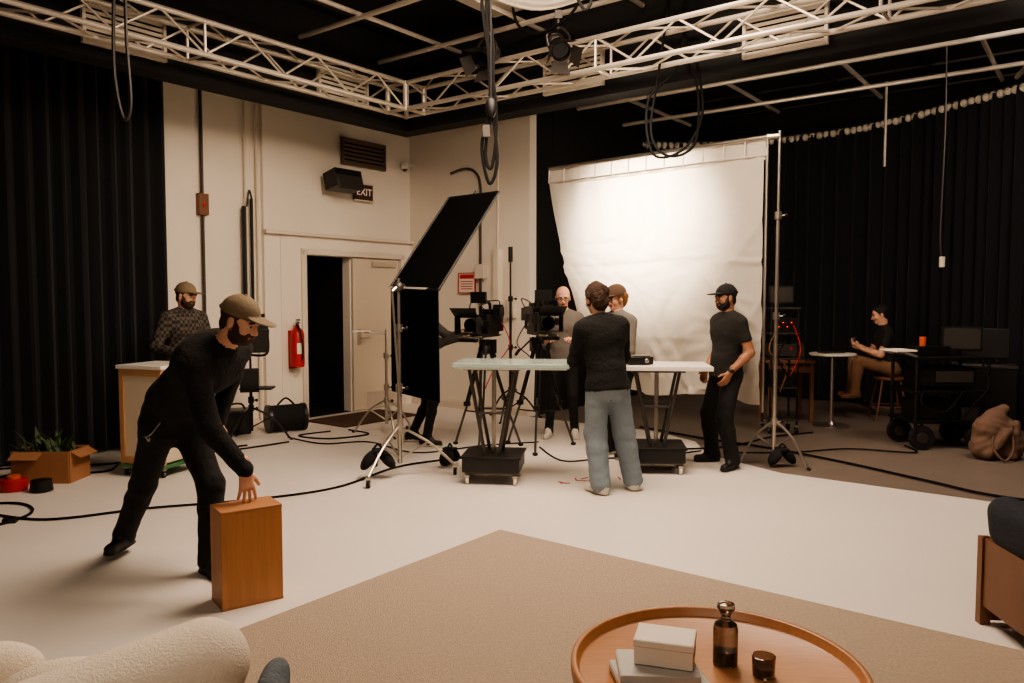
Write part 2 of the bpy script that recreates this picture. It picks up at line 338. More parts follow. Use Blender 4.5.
# ------------------------------------------------------------------ carpet
mb=MB(); C=Vector((-.083,5.29)); c2=C-A*1.9+B*2.6
mb.box((c2.x,c2.y,.012),(5.2,3.8,.016),'carpet_beige',rz=RZ)
mb.obj('area_rug',bevel=.005)

# ------------------------------------------------------------------ screen
mb=MB(); L0=Vector((.45,9.4,0)); R0=Vector((2.46,7.55,0)); NU,NV=120,110
dv=(R0-L0); nn=Vector((dv.y,-dv.x,0)).normalized()
if nn.y>0: nn=-nn
grid=[]
zt,zb=3.0,.60
rs=random.Random(11); WR=[(rs.uniform(0,1),rs.uniform(.3,1),rs.uniform(-1.3,1.3),rs.uniform(.08,.3),rs.uniform(.01,.024)) for _ in range(50)]
for j in range(NV+1):
    h=j/NV; z=zt+(zb-zt)*h
    l=.22*min(1,h*1.2)**1.2
    for i in range(NU+1):
        u=i/NU; q=l+(1-.012-l)*u
        w=.02*math.sin(u*9+h*3)*h + .035*h*h*math.sin(u*23+2*math.sin(h*5)) + .022*max(0,h-.4)*math.sin(u*47+h*20)*1.5 + .05*math.sin(h*3.1)*math.sin(u*3.1)
        w+= .026*math.exp(-((h-.42-.01*math.sin(u*7))/.012)**2)+.005*math.sin(u*31+9*h)*math.sin(h*13+u*5)
        w+= .02*(1-h)**3*math.sin(u*40)*(.5+.5*math.sin(u*5))
        for (a0,b0,an,ln,am) in WR:
            du,dh=u-a0,h-b0; c_,s_=math.cos(an),math.sin(an); e1=du*c_+dh*s_; e2=-du*s_+dh*c_
            if abs(e1)<ln*2 and abs(e2)<.05: w+=am*math.exp(-(e1/ln)**2-(e2/.016)**2)
        zz=z-.025*(math.sin(u*math.pi*9)**2)*(1-h)**2+ (0.03*math.sin(u*11) if h>.97 else 0)
        p=L0+dv*q+nn*w; grid.append(Vector((p.x,p.y,zz)))
fs=[(j*(NU+1)+i,j*(NU+1)+i+1,(j+1)*(NU+1)+i+1,(j+1)*(NU+1)+i) for j in range(NV) for i in range(NU)]
mb.add(grid,fs,'muslin')
hd=[]
for j in range(2):
    for i in range(61):
        u=i/60; p=L0+dv*u; hd.append(Vector((p.x,p.y,(3.17+.008*math.sin(u*50),2.96)[j])) - nn*.012+nn*.008*math.sin(u*60))
mb.add(hd,[(i,i+1,62+i,61+i) for i in range(60)],'muslin')
mb.tube(L0+Vector((0,0,3.17)),R0+Vector((0,0,3.17)),.024,'chrome'); mb.tube(L0+Vector((0,0,3.0)),R0+Vector((0,0,3.0)),.012,'alu')
for u in np.linspace(0,1,13):
    p=L0+dv*float(u); mb.tube(p+Vector((0,0,3.17)),p+Vector((0,0,3.0))+nn*.01,.008,'paper_white')
for q in (L0+dv*.02,L0+dv*.5): mb.tube(q+Vector((0,0,3.17)),q+Vector((0,0,4.3)),.004,'cable_black')
mb.tube(R0+Vector((0,0,3.2)),R0+Vector((0.0,0,.5)),.014,'chrome')
mb.obj('diffusion_screen',origin=(1.5,8.5,.6),angle=80)

# ------------------------------------------------------------------ stands
def caster(mb,x,y,r=.04,mt='rubber'):
    mb.tube((x-.014,y,r),(x+.014,y,r),r,mt,n=16); mb.tube((x-.016,y,r),(x+.016,y,r),r*.4,'chrome'); mb.box((x,y,r*2+.005),(.045,.05,.02),'chrome'); mb.tube((x,y,r*1.5),(x,y,r*2.6),.01,'chrome')
def stand(mb,x,y,h,leg=.48,yaw=.3,wheels=True,mt='chrome',hub=.42,r=.017,foot=.0):
    base=.09 if wheels else .02
    mb.tube((x,y,.12),(x,y,h*.45),r*1.2,mt); mb.tube((x,y,h*.45),(x,y,h*.75),r,mt); mb.tube((x,y,h*.75),(x,y,h),r*.75,mt)
    for z in (h*.45,h*.75,hub):
        mb.tube((x,y,z-.035),(x,y,z+.035),r*1.9,mt); mb.tube((x,y,z),(x+.06,y-.02,z),.007,mt); mb.ell((x+.07,y-.022,z),(.018,.008,.018),'black_plastic',8)
    for k in range(3):
        a=yaw+k*2*math.pi/3; ex,ey=x+leg*math.cos(a),y+leg*math.sin(a)
        mb.path([(x+.02*math.cos(a),y+.02*math.sin(a),hub),(x+leg*.55*math.cos(a),y+leg*.55*math.sin(a),hub*.55+.05),(ex,ey,base)],.012,mt,n=8)
        mb.tube((x,y,.16),(x+leg*.5*math.cos(a),y+leg*.5*math.sin(a),hub*.55+.06),.009,mt)
        if wheels: caster(mb,ex,ey)
        else: mb.tube((ex,ey,base),(ex+.03*math.cos(a),ey+.03*math.sin(a),.012),.014,'rubber')
def sandbag(name,x,y,z,rz=0,s=1.0):
    mb=MB(); d=Vector((math.cos(rz),math.sin(rz),0))
    for sgn in(-1,1):
        R=Matrix.Rotation(rz,3,'Z')@Matrix.Rotation(sgn*.9,3,'Y')
        mb.ell(Vector((x,y,z+.1*s))+d*sgn*.09*s,(.12*s,.09*s,.055*s),'black_cloth',R=R)
    mb.box((x,y,z+.19*s),(.1*s,.15*s,.02),'black_cloth',rz=rz); mb.path([Vector((x,y,z+.19*s))-d*.05,Vector((x,y,z+.25*s)),Vector((x,y,z+.19*s))+d*.05],.01,'black_cloth')
    return mb.obj(name)
Af=Vector((-1.13,7.25,1.73)); Bf=Vector((-.655,6.88,1.69))
hd_=(Bf-Af); hd_.z=0; hd_.normalize(); per=Vector((-hd_.y,hd_.x,0))
if per.x<0: per=-per
mb=MB(); sx,sy=-1.02,6.98
stand(mb,sx,sy,1.8,leg=.5,yaw=.1,mt='chrome',hub=.45,r=.018)
mb.tube((sx,sy,1.72),(sx+.02,sy+.06,1.72),.04,'chrome'); mb.tube((sx-.1,sy+.0,1.72),(sx+.38,sy-.02,1.70),.01,'chrome'); mb.ell((sx,sy,1.72),(.05,.05,.05),'steel_dark')
mb.tube((sx+.03,sy-.02,.3),(sx-.05,sy-.06,1.68),.011,'chrome'); mb.tube((sx-.05,sy-.06,1.68),(sx+.02,sy,1.75),.02,'chrome')
mb.obj('flag_stand')
mb=MB()
up=per*.78+Vector((.05,0,.95))
Cf=Bf+up; Df=Af+up*.94
def panel(mb,a,b,c,d,mt,th=.012,fr=.012):
    n=(b-a).cross(d-a).normalized()*th/2
    mb.add([a-n,b-n,c-n,d-n,a+n,b+n,c+n,d+n],[(3,2,1,0),(4,5,6,7),(0,1,5,4),(1,2,6,5),(2,3,7,6),(3,0,4,7)],mt,False)
    for p,q in((a,b),(b,c),(c,d),(d,a)): mb.tube(p,q,fr,'black_metal')
panel(mb,Af,Bf,Cf,Df,'flag_cloth')
dn=Vector((.0,.0,-1.0))
E=Bf+dn+Vector((.01,-.02,0)); F=Af+dn+Vector((0,.0,.02))
panel(mb,F,E,Bf,Af,'flag_cloth',th=.006,fr=.004)
mb.tube((Cf+Df)/2,(Cf+Df)/2+up.normalized()*.05,.01,'black_metal')
mb.obj('floppy_flag')
sandbag('sandbag',-1.2,6.86,.09,.3,.9); sandbag('sandbag',-.6,7.4,.02,1.2,.8)
mb=MB(); stand(mb,2.56,7.50,3.22,leg=.36,yaw=1.2,wheels=False,hub=.42,r=.018); mb.tube((2.46,7.55,3.17),(2.56,7.50,3.17),.03,'chrome'); mb.obj('screen_stand'); sandbag('sandbag',2.60,7.38,.02,.2,.8)
mb=MB(); stand(mb,-1.5,9.2,1.25,leg=.4,yaw=.9,wheels=False,hub=.4); mb.tube((-1.5,9.2,1.2),(-1.75,9.15,1.22),.012,'chrome'); mb.box((-1.78,9.15,1.23),(.2,.12,.012),'paper_white'); mb.obj('grip_stand')
mb=MB(); stand(mb,-.02,10.3,2.15,leg=.4,yaw=.2,wheels=False,mt='black_metal',hub=.4); mb.tube((-.02,10.3,2.1),(-.02,10.3,2.3),.03,'black_metal'); mb.obj('light_stand')

# ------------------------------------------------------------------ product tables
def product_table(name,x,y,z,w,dp,top,edge,rz,dx=0):
    mb=MB(); R=Matrix.Rotation(rz,3,'Z'); c=Vector((x,y,0))
    mb.box(c+Vector((0,0,.17)),(.5,.46,.12),'black_plastic',rz=rz); mb.box(c+Vector((0,0,.24)),(.53,.49,.02),'black_metal',rz=rz); mb.box(c+Vector((0,0,.105)),(.46,.42,.02),'steel_dark',rz=rz)
    for a in(-.21,.21):
        for b_ in(-.19,.19):
            q=c+R@Vector((a,b_,0)); caster(mb,q.x,q.y,.035,'paper_white')
    for b_ in(-.14,.14):
        mb.tube(c+R@Vector((-.2,b_,z-.05)),c+R@Vector((-.06,b_,.25)),.016,'steel_dark'); mb.tube(c+R@Vector((.2,b_,z-.05)),c+R@Vector((.06,b_,.25)),.016,'steel_dark')
        mb.tube(c+R@Vector((-.14,b_,.62)),c+R@Vector((.14,b_,.62)),.01,'steel_dark'); mb.tube(c+R@Vector((-.25,b_,z-.05)),c+R@Vector((.25,b_,z-.05)),.016,'steel_dark')
    mb.tube(c+Vector((0,0,.25)),c+Vector((0,0,z-.05)),.02,'chrome')
    for a in(-.2,.2): mb.tube(c+R@Vector((a,-.16,z-.05)),c+R@Vector((a,.16,z-.05)),.014,'steel_dark')
    mb.box(c+R@Vector((dx,0,z-.016)),(w,dp,.04),edge,rz=rz)
    if top!=edge: mb.box(c+R@Vector((dx,0,z-.042)),(w-.04,dp-.04,.01),top,rz=rz)
    mb.obj(name,bevel=.004)
product_table('product_table',-.16,6.84,1.06,1.0,.6,'white_lam','frost_glass',-.12,dx=.18)
product_table('product_table',1.36,7.25,1.0,.84,.6,'white_lam','white_lam',-.1,dx=.06)
mb=MB(); mb.box((1.17,7.2,1.045),(.24,.2,.07),'black_plastic',rz=.2); mb.box((1.17,7.2,1.085),(.2,.16,.012),'steel_dark',rz=.2); mb.tube((1.24,7.12,1.045),(1.24,7.08,1.045),.02,'chrome'); mb.obj('audio_mixer',bevel=.006)
mb=MB(); mb.lathe((1.03,7.36,1.008),[(.03,0),(.035,.01),(.035,.08),(.03,.085)],'black_plastic',16); mb.lathe((1.03,7.36,1.09),[(.02,0),(.02,.02)],'steel_dark',12); mb.obj('lens_case')

# ------------------------------------------------------------------ cameras
def tripod(mb,x,y,h,sp=.42,yaw=.4):
    mb.lathe((x,y,h-.1),[(.03,0),(.07,.02),(.07,.07),(.05,.1)],'black_metal',16)
    for k in range(3):
        a=yaw+k*2*math.pi/3; d=Vector((math.cos(a),math.sin(a),0)); n=Vector((-d.y,d.x,0)); c=Vector((x,y,0))
        for s_ in(-.02,.02): mb.tube(c+d*.06+n*s_+Vector((0,0,h-.06)),c+d*sp*.6+n*s_+Vector((0,0,h*.42)),.012,'black_metal')
        mb.tube(c+d*sp*.5+Vector((0,0,h*.5)),c+d*sp+Vector((0,0,.02)),.013,'steel_dark'); mb.box(c+d*sp*.6+Vector((0,0,h*.42)),(.05,.06,.05),'black_plastic',rz=a)
        mb.tube((x,y,h*.35),c+d*sp*.68+Vector((0,0,h*.35)),.008,'black_metal'); mb.ell(c+d*sp+Vector((0,0,.02)),(.03,.03,.02),'rubber')
def cine(name,x,y,h,yaw,sc_=1.0,red=False):
    mb=MB(); tripod(mb,x,y,h)
    R=Matrix.Rotation(yaw,3,'Z'); c=Vector((x,y,h))
    def q(a,b_,z): return c+R@(Vector((a,b_,z))*sc_)
    def bx(a,b_,z,s1,s2,s3,mt): mb.box(q(a,b_,z),(s1*sc_,s2*sc_,s3*sc_),mt,rz=yaw)
    mb.lathe(c-Vector((0,0,.02)),[(.05,0),(.06,.03),(.06,.08)],'black_metal',16); mb.tube(q(.05,-.02,.05),q(.1,-.42,-.12),.01,'black_metal'); mb.tube(q(.1,-.34,-.085),q(.1,-.46,-.135),.018,'rubber')
    bx(0,0,.09,.13,.36,.03,'steel_dark'); bx(0,-.02,.19,.15,.26,.17,'black_plastic'); bx(0,-.2,.19,.11,.09,.15,'black_metal'); bx(0,-.27,.19,.12,.04,.14,'rubber')
    bx(0.078,-.02,.2,.006,.12,.08,'steel_dark'); bx(.082,-.06,.17,.006,.05,.03,'screen_blue' if not red else 'led_red')
    for k,(r,a,b_) in enumerate(((.05,.11,.16),(.058,.16,.22),(.048,.22,.27),(.06,.27,.31))): mb.tube(q(0,a,.19),q(0,b_,.19),r*sc_,'black_metal',n=20)
    mb.tube(q(0,.31,.19),q(0,.312,.19),.05*sc_,'lens',n=20)
    for a,z,s1,s3 in((0,.26,.2,.01),(0,.12,.2,.01),(-.1,.19,.01,.14),(.1,.19,.01,.14)): bx(a,.35,z,s1,.1,s3,'black_plastic')
    mb.add([q(-.11,.38,.26),q(.11,.38,.26),q(.12,.47,.34),q(-.12,.47,.34)],[(0,1,2,3)],'black_plastic',False)
    for a in(-.05,.05): mb.tube(q(a,-.25,.085),q(a,.42,.085),.008*sc_,'chrome')
    mb.path([q(0,.08,.28),q(0,.09,.36),q(0,.02,.38),q(0,-.1,.38),q(0,-.12,.28)],.014*sc_,'black_metal')
    bx(.0,.13,.43,.15,.03,.1,'black_plastic'); bx(.0,.114,.43,.13,.006,.08,'screen_blue'); mb.tube(q(0,.1,.36),q(0,.13,.38),.01,'chrome')
    bx(-.12,.2,.2,.05,.06,.06,'black_plastic'); bx(.11,.05,.3,.05,.09,.07,'steel_dark'); bx(-.02,-.26,.32,.09,.03,.09,'black_plastic'); bx(.09,-.2,.26,.04,.05,.12,'label_dark')
    bx(-.1,-.08,.3,.07,.1,.09,'black_plastic'); bx(0,-.05,.3,.1,.14,.05,'black_metal'); bx(0,-.12,-.02,.09,.09,.13,'black_plastic'); bx(.0,.34,.06,.16,.06,.03,'black_metal')
    mb.path([q(.06,-.2,.28),q(.14,-.1,.4),q(.1,.1,.36),q(.08,.12,.26)],.006,'cable_black'); mb.path([q(-.06,-.25,.2),q(-.16,-.2,.0),q(-.06,-.1,-.2),q(0,0,-.4)],.006,'gaff_red' if red else 'cable_black')
    mb.path([q(.07,-.25,.15),q(.15,-.22,-.02),q(.05,-.05,-.15),q(0.02,0.03,-.3)],.006,'cable_black'); mb.path([q(-.1,-.1,.34),q(-.16,.05,.4),q(-.1,.12,.4),q(0,.13,.4)],.006,'cable_black')
    mb.obj(name,bevel=.003)
cine('cinema_camera',-.29,8.25,1.12,2.75,1.18,True); cine('cinema_camera',.29,8.3,1.14,-2.9,1.18)

# ------------------------------------------------------------------ apple box (closed plywood box)
mb=MB(); bc=Vector((-1.425,4.09,0)); ba=.62
mb.box(bc+Vector((0,0,.26)),(.32,.21,.516),'birch_box',rz=ba)
for z in(.009,.511): mb.box(bc+Vector((0,0,z)),(.322,.212,.018),'birch_dark',rz=ba)
mb.obj('apple_box',bevel=.004)

# ------------------------------------------------------------------ left cluster
mb=MB(); cx,cy,cr=-3.28,7.15,-.3; c=Vector((cx,cy,0))
R=Matrix.Rotation(cr,3,'Z')
mb.box(c+Vector((0,0,.55)),(.44,.44,.84),'cab_panel',rz=cr)
for a in(-.21,.21):
    for b_ in(-.21,.21): mb.box(c+R@Vector((a,b_,.55)),(.05,.05,.88),'cab_wood',rz=cr)
for b_ in(-.222,.222):
    mb.box(c+R@Vector((0,b_,.15)),(.44,.03,.06),'cab_wood',rz=cr); mb.box(c+R@Vector((0,b_,.95)),(.44,.03,.06),'cab_wood',rz=cr)
mb.box(c+Vector((0,0,1.0)),(.5,.5,.035),'white_lam',rz=cr); mb.box(c+Vector((0,0,.1)),(.5,.5,.03),'green',rz=cr)
for a in(-.2,.2):
    for b_ in(-.19,.19):
        q=c+R@Vector((a,b_,0)); caster(mb,q.x,q.y,.035)
mb.obj('rolling_cabinet',bevel=.004)
mb=MB(); c=Vector((-4.12,6.85,0))
for a,b_,w_,d_ in((0,-.16,.5,.02),(0,.16,.5,.02),(-.25,0,.02,.32),(.25,0,.02,.32)): mb.box(c+Vector((a,b_,.14)),(w_,d_,.28),'cardboard',rz=0)
mb.box(c+Vector((0,0,.1)),(.48,.3,.18),'mat_brown')
mb.box(c+Vector((-.1,-.21,.25)),(.25,.11,.008),'cardboard',rx=.5); mb.box(c+Vector((0.3,0,.25)),(.1,.28,.008),'cardboard',ry=.5)
for k in range(40):
    a=random.uniform(0,6.28); px=c.x+random.uniform(-.2,.2); py=c.y+random.uniform(-.1,.1); h=random.uniform(.14,.28); w_=.022
    d=Vector((math.cos(a),math.sin(a),0)); n=Vector((-d.y,d.x,0))*w_; p0=Vector((px,py,.18)); p1=p0+d*.05+Vector((0,0,h*.7)); p2=p0+d*.13+Vector((0,0,h))
    mb.add([p0-n*.4,p0+n*.4,p1+n,p1-n,p2],[(0,1,2,3),(3,2,4)],'leaf')
mb.obj('potted_plants_in_box')
mb=MB(); mb.lathe((-4.2,6.45,.0),[(.03,0),(.1,.005),(.11,.05),(.1,.1),(.04,.105)],'red',20); mb.lathe((-4.2,6.45,.1),[(.05,0),(.05,.03)],'orange',16); mb.lathe((-3.95,6.42,0),[(.04,0),(.09,.01),(.08,.1),(.03,.11)],'black_plastic',16); mb.obj('cable_reel')
mb=MB(); stand(mb,-2.95,8.7,1.05,leg=.42,yaw=.2,wheels=False,mt='black_metal',hub=.38)
Rl=Matrix.Rotation(-.6,3,'Z')@Matrix.Rotation(math.pi/2,3,'X')
mb.lathe((-2.95,8.66,1.25),[(.12,-.18),(.14,-.1),(.14,.06),(.17,.12),(.19,.2),(.17,.2),(.13,.1)],'black_plastic',20,R=Rl)
for k in range(5): mb.box((-2.95+.03*k-.05,8.74,1.4+.006*k),(.02,.2,.04),'black_metal',rz=-.6)
mb.path([(-3.15,8.7,1.22),(-3.14,8.68,1.0),(-2.95,8.7,.98),(-2.76,8.7,1.0),(-2.75,8.7,1.22)],.014,'black_metal')
mb.box((-2.8,8.5,1.15),(.24,.03,.26),'black_plastic',rz=.5,rx=.2); mb.box((-3.1,8.55,1.3),(.02,.25,.2),'black_plastic',rz=.2)
mb.box((-2.95,8.66,.7),(.2,.14,.26),'black_plastic',rz=.3); mb.box((-2.84,8.6,.62),(.34,.24,.02),'black_metal',rz=.1)
mb.obj('studio_spotlight')
mb=MB(); d=Vector((.8,.5,0)).normalized(); q=Vector((-2.75,9.35,.17)); mb.tube(q-d*.2,q+d*.2,.16,'black_cloth',n=20)
for s_ in(-.21,.21): mb.lathe(q+d*s_,[(.05,-.02),(.17,-.02),(.17,.02),(.05,.02)],'black_plastic',20,R=d.to_track_quat('Z','Y').to_matrix())
mb.path([q-d*.1+Vector((0,0,.16)),q+Vector((0,0,.24)),q+d*.1+Vector((0,0,.16))],.012,'black_cloth'); mb.obj('equipment_bag')
mb=MB(); mb.box((-3.3,9.2,.14),(.3,.26,.26),'black_plastic',rz=.5); mb.box((-3.3,9.2,.28),(.32,.28,.03),'steel_dark',rz=.5); mb.path([(-3.38,9.15,.29),(-3.33,9.12,.36),(-3.23,9.18,.36),(-3.2,9.22,.29)],.012,'rubber'); mb.obj('equipment_case',bevel=.01)
def cable(name,pts,r=.009,mt='cable_black'):
    mb=MB(); mb.path([(x,y,.004+r) for x,y in pts],r,mt,n=6,sub=8); mb.obj(name)
cable('floor_cable',[(-4.6,5.6),(-4.1,5.75),(-3.4,5.55),(-2.8,5.85),(-2.1,6.1),(-1.5,6.5),(-1.1,7.3),(-.6,7.7),(-.3,8)],.01)
cable('floor_cable',[(-4.9,7.2),(-4.4,7.35),(-3.9,7.45),(-3.6,7.8),(-3.0,8.1),(-2.5,8.6)],.01)
cable('floor_cable',[(-4.8,6.5),(-4.5,7.0),(-3.8,7.1),(-3.75,7.6),(-2.9,8.4)],.01)
cable('floor_cable',[(-5.2,5.2),(-4.4,5.1),(-3.75,5.3),(-3.6,5.7),(-3.9,6.0),(-4.5,5.9),(-5.3,6.1)],.01)
cable('floor_cable',[(1.6,9.6),(2.2,8.8),(2.7,8.3),(3.2,7.6),(3.65,6.75),(3.95,6.2),(4.7,5.7)],.012)
cable('floor_cable',[(-2.0,9.4),(-1.7,9.1),(-2.1,8.8),(-2.5,9.0),(-2.2,9.3)],.009)
cable('floor_cable',[(1.0,8.5),(1.5,8.2),(2.3,8.3),(3.0,8.9),(3.6,9.2)],.01)
cable('floor_cable',[(2.3,8.0),(2.9,8.0),(3.6,8.2),(4.2,8.0),(4.3,8.4)],.009)
cable('floor_cable',[(-2.6,8.9),(-2.1,8.5),(-1.6,8.6),(-1.0,8.0),(-.3,8.4),(.3,8.6)],.008)
cable('floor_cable',[(.3,8.3),(.5,7.6),(.9,7.7),(1.6,7.9),(2.0,8.1)],.008)
mb=MB(); mb.box((-3.62,5.5,.02),(.09,.05,.035),'black_plastic',rz=.2); mb.obj('cable_connector',bevel=.004)
mb=MB()
for k in range(7): mb.box((.62+.06*k*math.cos(k),6.78+.1*math.sin(k*1.3),.006),(.09,.012,.004),'gaff_red',rz=k*.8)
mb.obj('tape_marks')
def hang(name,pts,r=.012,mt='cable_black'):
    mb=MB()
    for q in pts: mb.path(q,r,mt,n=6,sub=8)
    return mb.obj(name)
hx,hy=-.2,6.8
hang('hanging_cable_bundle',[[(hx-.05,hy,CH),(hx-.03,hy,4.5),(hx-.01,hy,3.9),(hx+.02,hy,3.2)],[(hx+.05,hy,CH),(hx-.02,hy,4.4),(hx+.04,hy,3.7),(hx,hy,3.1)],[(hx,hy,CH),(hx-.06,hy,4.2),(hx+.05,hy,3.4),(hx+.06,hy,3.0),(hx+.02,hy,2.75),(hx-.03,hy,2.85),(hx,hy,3.2)],[(hx+.03,hy,3.3),(hx-.06,hy,2.95),(hx,hy,2.62),(hx+.07,hy,2.8),(hx+.03,hy,3.3)],[(hx+.1,hy,CH),(hx+.6,hy,4.5),(hx+.85,hy,4.1),(hx+1.0,hy,CH)]],.015)
mb=MB(); mb.ell((hx+.02,hy-.07,3.25),(.05,.04,.09),'black_metal'); mb.box((hx-.02,hy-.07,3.05),(.06,.05,.1),'steel_dark'); mb.tube((hx+.02,hy-.07,3.2),(hx+.02,hy-.07,CH),.006,'black_metal'); mb.obj('hoist_pulley')
hx,hy=-2.95,6.0
hang('hanging_cable',[[(hx,hy,CH),(hx-.05,hy,4.2),(hx-.08,hy,3.4),(hx-.02,hy,3.0),(hx+.04,hy,3.1),(hx+.02,hy,3.6),(hx+.02,hy,4.2),(hx,hy,CH)]],.014,'label_dark')
hx,hy=1.55,7.5
hang('hanging_cable_coil',[[(hx,hy,CH),(hx-.15,hy,3.8),(hx-.22,hy,3.2),(hx-.05,hy,2.98),(hx+.2,hy,3.1),(hx+.22,hy,3.6),(hx+.1,hy,4.0),(hx+.1,hy,CH)],[(hx+.1,hy,CH),(hx+.05,hy,3.9),(hx-.25,hy,3.5),(hx-.2,hy,3.0),(hx+.1,hy,3.05),(hx+.27,hy,3.4),(hx+.2,hy,3.9)]],.013)
hang('hanging_cable',[[(4.95,9,CH),(4.97,9,3.6),(4.95,9,2.4),(4.98,9,2.05)]],.01,'label_dark')
mb=MB(); mb.tube((4.98,9,2.1),(4.98,9,1.98),.03,'vent_white'); mb.obj('pendant_socket')
mb=MB(); mb.box((4.9,10.3,3.9),(.025,.025,1.1),'alu'); mb.obj('drop_pipe')
# stage light clamped to the truss
def stage_light(name,c,aim,body='steel_dark'):
    mb=MB(); c=Vector(c); d=Vector(aim).normalized(); R=d.to_track_quat('Z','Y').to_matrix()
    mb.lathe(c,[(.03,-.2),(.07,-.18),(.085,-.12),(.085,.02),(.1,.06),(.1,.12),(.09,.12),(.08,.07)],'black_plastic',20,R=R)
    mb.lathe(c+d*.085,[(.001,0),(.08,0),(.08,.006),(.001,.006)],'lens',20,R=R)
    sd=d.cross(Vector((0,0,1))).normalized()
    mb.path([c-sd*.1,c-sd*.12+Vector((0,0,.1)),c-sd*.05+Vector((0,0,.18)),c+sd*.05+Vector((0,0,.18)),c+sd*.12+Vector((0,0,.1)),c+sd*.1],.012,body)
    mb.tube(c+Vector((0,0,.17)),c+Vector((0,0,.3)),.018,body); mb.box(c+Vector((0,0,.31)),(.07,.06,.08),body)
    u2=d.cross(sd)
    for v in (sd,-sd,u2,-u2):
        w_=d.cross(v); a=c+d*.12+v*.1; mb.add([a-w_*.08,a+w_*.08,a+w_*.1+v*.07+d*.12,a-w_*.1+v*.07+d*.12],[(0,1,2,3)],body,False)
    for k in range(3): mb.lathe(c-d*(.05+.04*k),[(.087,0),(.093,.005),(.093,.012),(.087,.018)],body,20,R=R)
    mb.path([c-d*.2,c-d*.3+Vector((0,0,.05)),c-d*.2+Vector((0,0,.25)),c+Vector((0,0,.3))],.008,'cable_black')
    return mb.obj(name)
stage_light('stage_light',P(1.98,4.12,4.12),(.2,-.7,-.6)); stage_light('stage_light',P(2.1,3.3,4.15),(-.4,-.6,-.5))

# ------------------------------------------------------------------ right cluster
mb=MB(); x,y=3.62,10.2
mb.box((x,y,.8),(.62,.5,.04),'wood_walnut',rz=-.1)
for a in(-.27,.27):
    for b_ in(-.2,.2): mb.box((x+a,y+b_,.39),(.045,.045,.78),'wood_walnut')
mb.box((x,y-.2,.7),(.5,.02,.09),'wood_walnut'); mb.obj('side_table',bevel=.003)
mb=MB(); mb.box((x+.1,y-.05,.828),(.32,.22,.014),'steel_dark',rz=.2); mb.box((x+.13,y+.07,.93),(.32,.012,.21),'black_plastic',rz=.2,rx=-.2); mb.box((x+.128,y+.062,.93),(.29,.004,.18),'label_dark',rz=.2,rx=-.2); mb.obj('laptop')
mb=MB(); x,y=4.05,9.75
mb.lathe((x,y,.9),[(.27,0),(.28,.01),(.28,.028),(.26,.03)],'white_lam',30); mb.tube((x,y,.02),(x,y,.9),.02,'chrome'); mb.lathe((x,y,0),[(.22,0),(.22,.015),(.05,.03),(.03,.06)],'chrome',28)
mb.obj('cocktail_table'); mb=MB(); mb.box((x-.05,y,.94),(.22,.16,.02),'label_dark',rz=.3); mb.box((x+.1,y+.05,.95),(.1,.12,.04),'black_plastic',rz=.1); mb.obj('notebook_stack')
mb=MB(); vx,vy=3.25,9.35
for a in(-.16,.16):
    for b_ in(-.14,.14): mb.tube((vx+a,vy+b_,.1),(vx+a,vy+b_,1.5),.012,'black_metal'); caster(mb,vx+a,vy+b_,.04)
for z_ in(.16,.55,.9,1.2,1.5): mb.box((vx,vy,z_),(.36,.32,.02),'steel_dark')
mb.box((vx,vy,1.3),(.3,.26,.16),'black_plastic'); mb.box((vx,vy,1.0),(.3,.26,.14),'label_dark'); mb.box((vx,vy,.66),(.28,.26,.18),'black_plastic'); mb.box((vx,vy+.02,1.66),(.3,.05,.22),'black_plastic'); mb.box((vx,vy-.01,1.66),(.26,.008,.18),'label_dark')
for k in range(5): mb.box((vx-.12+.05*k,vy-.134,1.33-.05*(k%2)),(.014,.008,.010),'led_red')
for k in range(4): mb.box((vx-.1+.06*k,vy-.134,1.02),(.03,.008,.03),('gaff_red','orange','screen_blue','gaff_red')[k])
mb.path([(vx-.1,vy-.15,1.25),(vx-.2,vy-.2,1.0),(vx,vy-.22,.8),(vx-.05,vy-.15,.5)],.009,'wood_walnut'); mb.path([(vx+.1,vy-.15,1.3),(vx+.17,vy-.2,1.0),(vx+.05,vy-.2,.7)],.007,'gaff_red'); mb.path([(vx,vy-.15,1.1),(vx-.1,vy-.22,.9),(vx+.1,vy-.2,.6)],.01,'cable_black')
mb.obj('video_electronics_cart',bevel=.002)
mb=MB(); x,y=4.68,8.45
for a in(-.38,.38):
    for b_ in(-.26,.26): mb.tube((x+a,y+b_,.18),(x+a,y+b_,1.0),.018,'black_metal')
for z in(.3,.62,.98): mb.box((x,y,z),(.82,.56,.03),'black_metal')
for b_ in(-.24,.24):
    for a,r_ in((-.3,.13),(.3,.13)):
        mb.tube((x+a-.0,y+b_-.03,r_),(x+a,y+b_+.03,r_),r_,'rubber',n=24); mb.tube((x+a,y+b_-.034,r_),(x+a,y+b_+.034,r_),.06,'steel_dark',n=16); mb.tube((x+a,y+b_,r_),(x+a,y+b_,.3),.015,'black_metal')
mb.path([(x-.38,y-.26,1.0),(x-.5,y-.26,1.04),(x-.5,y+.26,1.04),(x-.38,y+.26,1.0)],.016,'chrome',sub=1)
mb.box((x-.1,y,.42),(.4,.4,.2),'black_plastic'); mb.box((x+.24,y,.38),(.18,.4,.14),'steel_dark'); mb.box((x,y,.78),(.56,.42,.2),'black_plastic'); mb.box((x+.05,y-.215,.78),(.4,.01,.12),'label_dark')
mb.box((x-.12,y,1.05),(.36,.2,.1),'black_plastic',rz=.1); mb.box((x+.22,y-.02,1.18),(.4,.05,.26),'black_plastic',rz=-.25); mb.box((x+.214,y-.048,1.18),(.36,.008,.22),'label_dark',rz=-.25); mb.tube((x+.22,y,.98),(x+.22,y,1.1),.02,'black_metal')
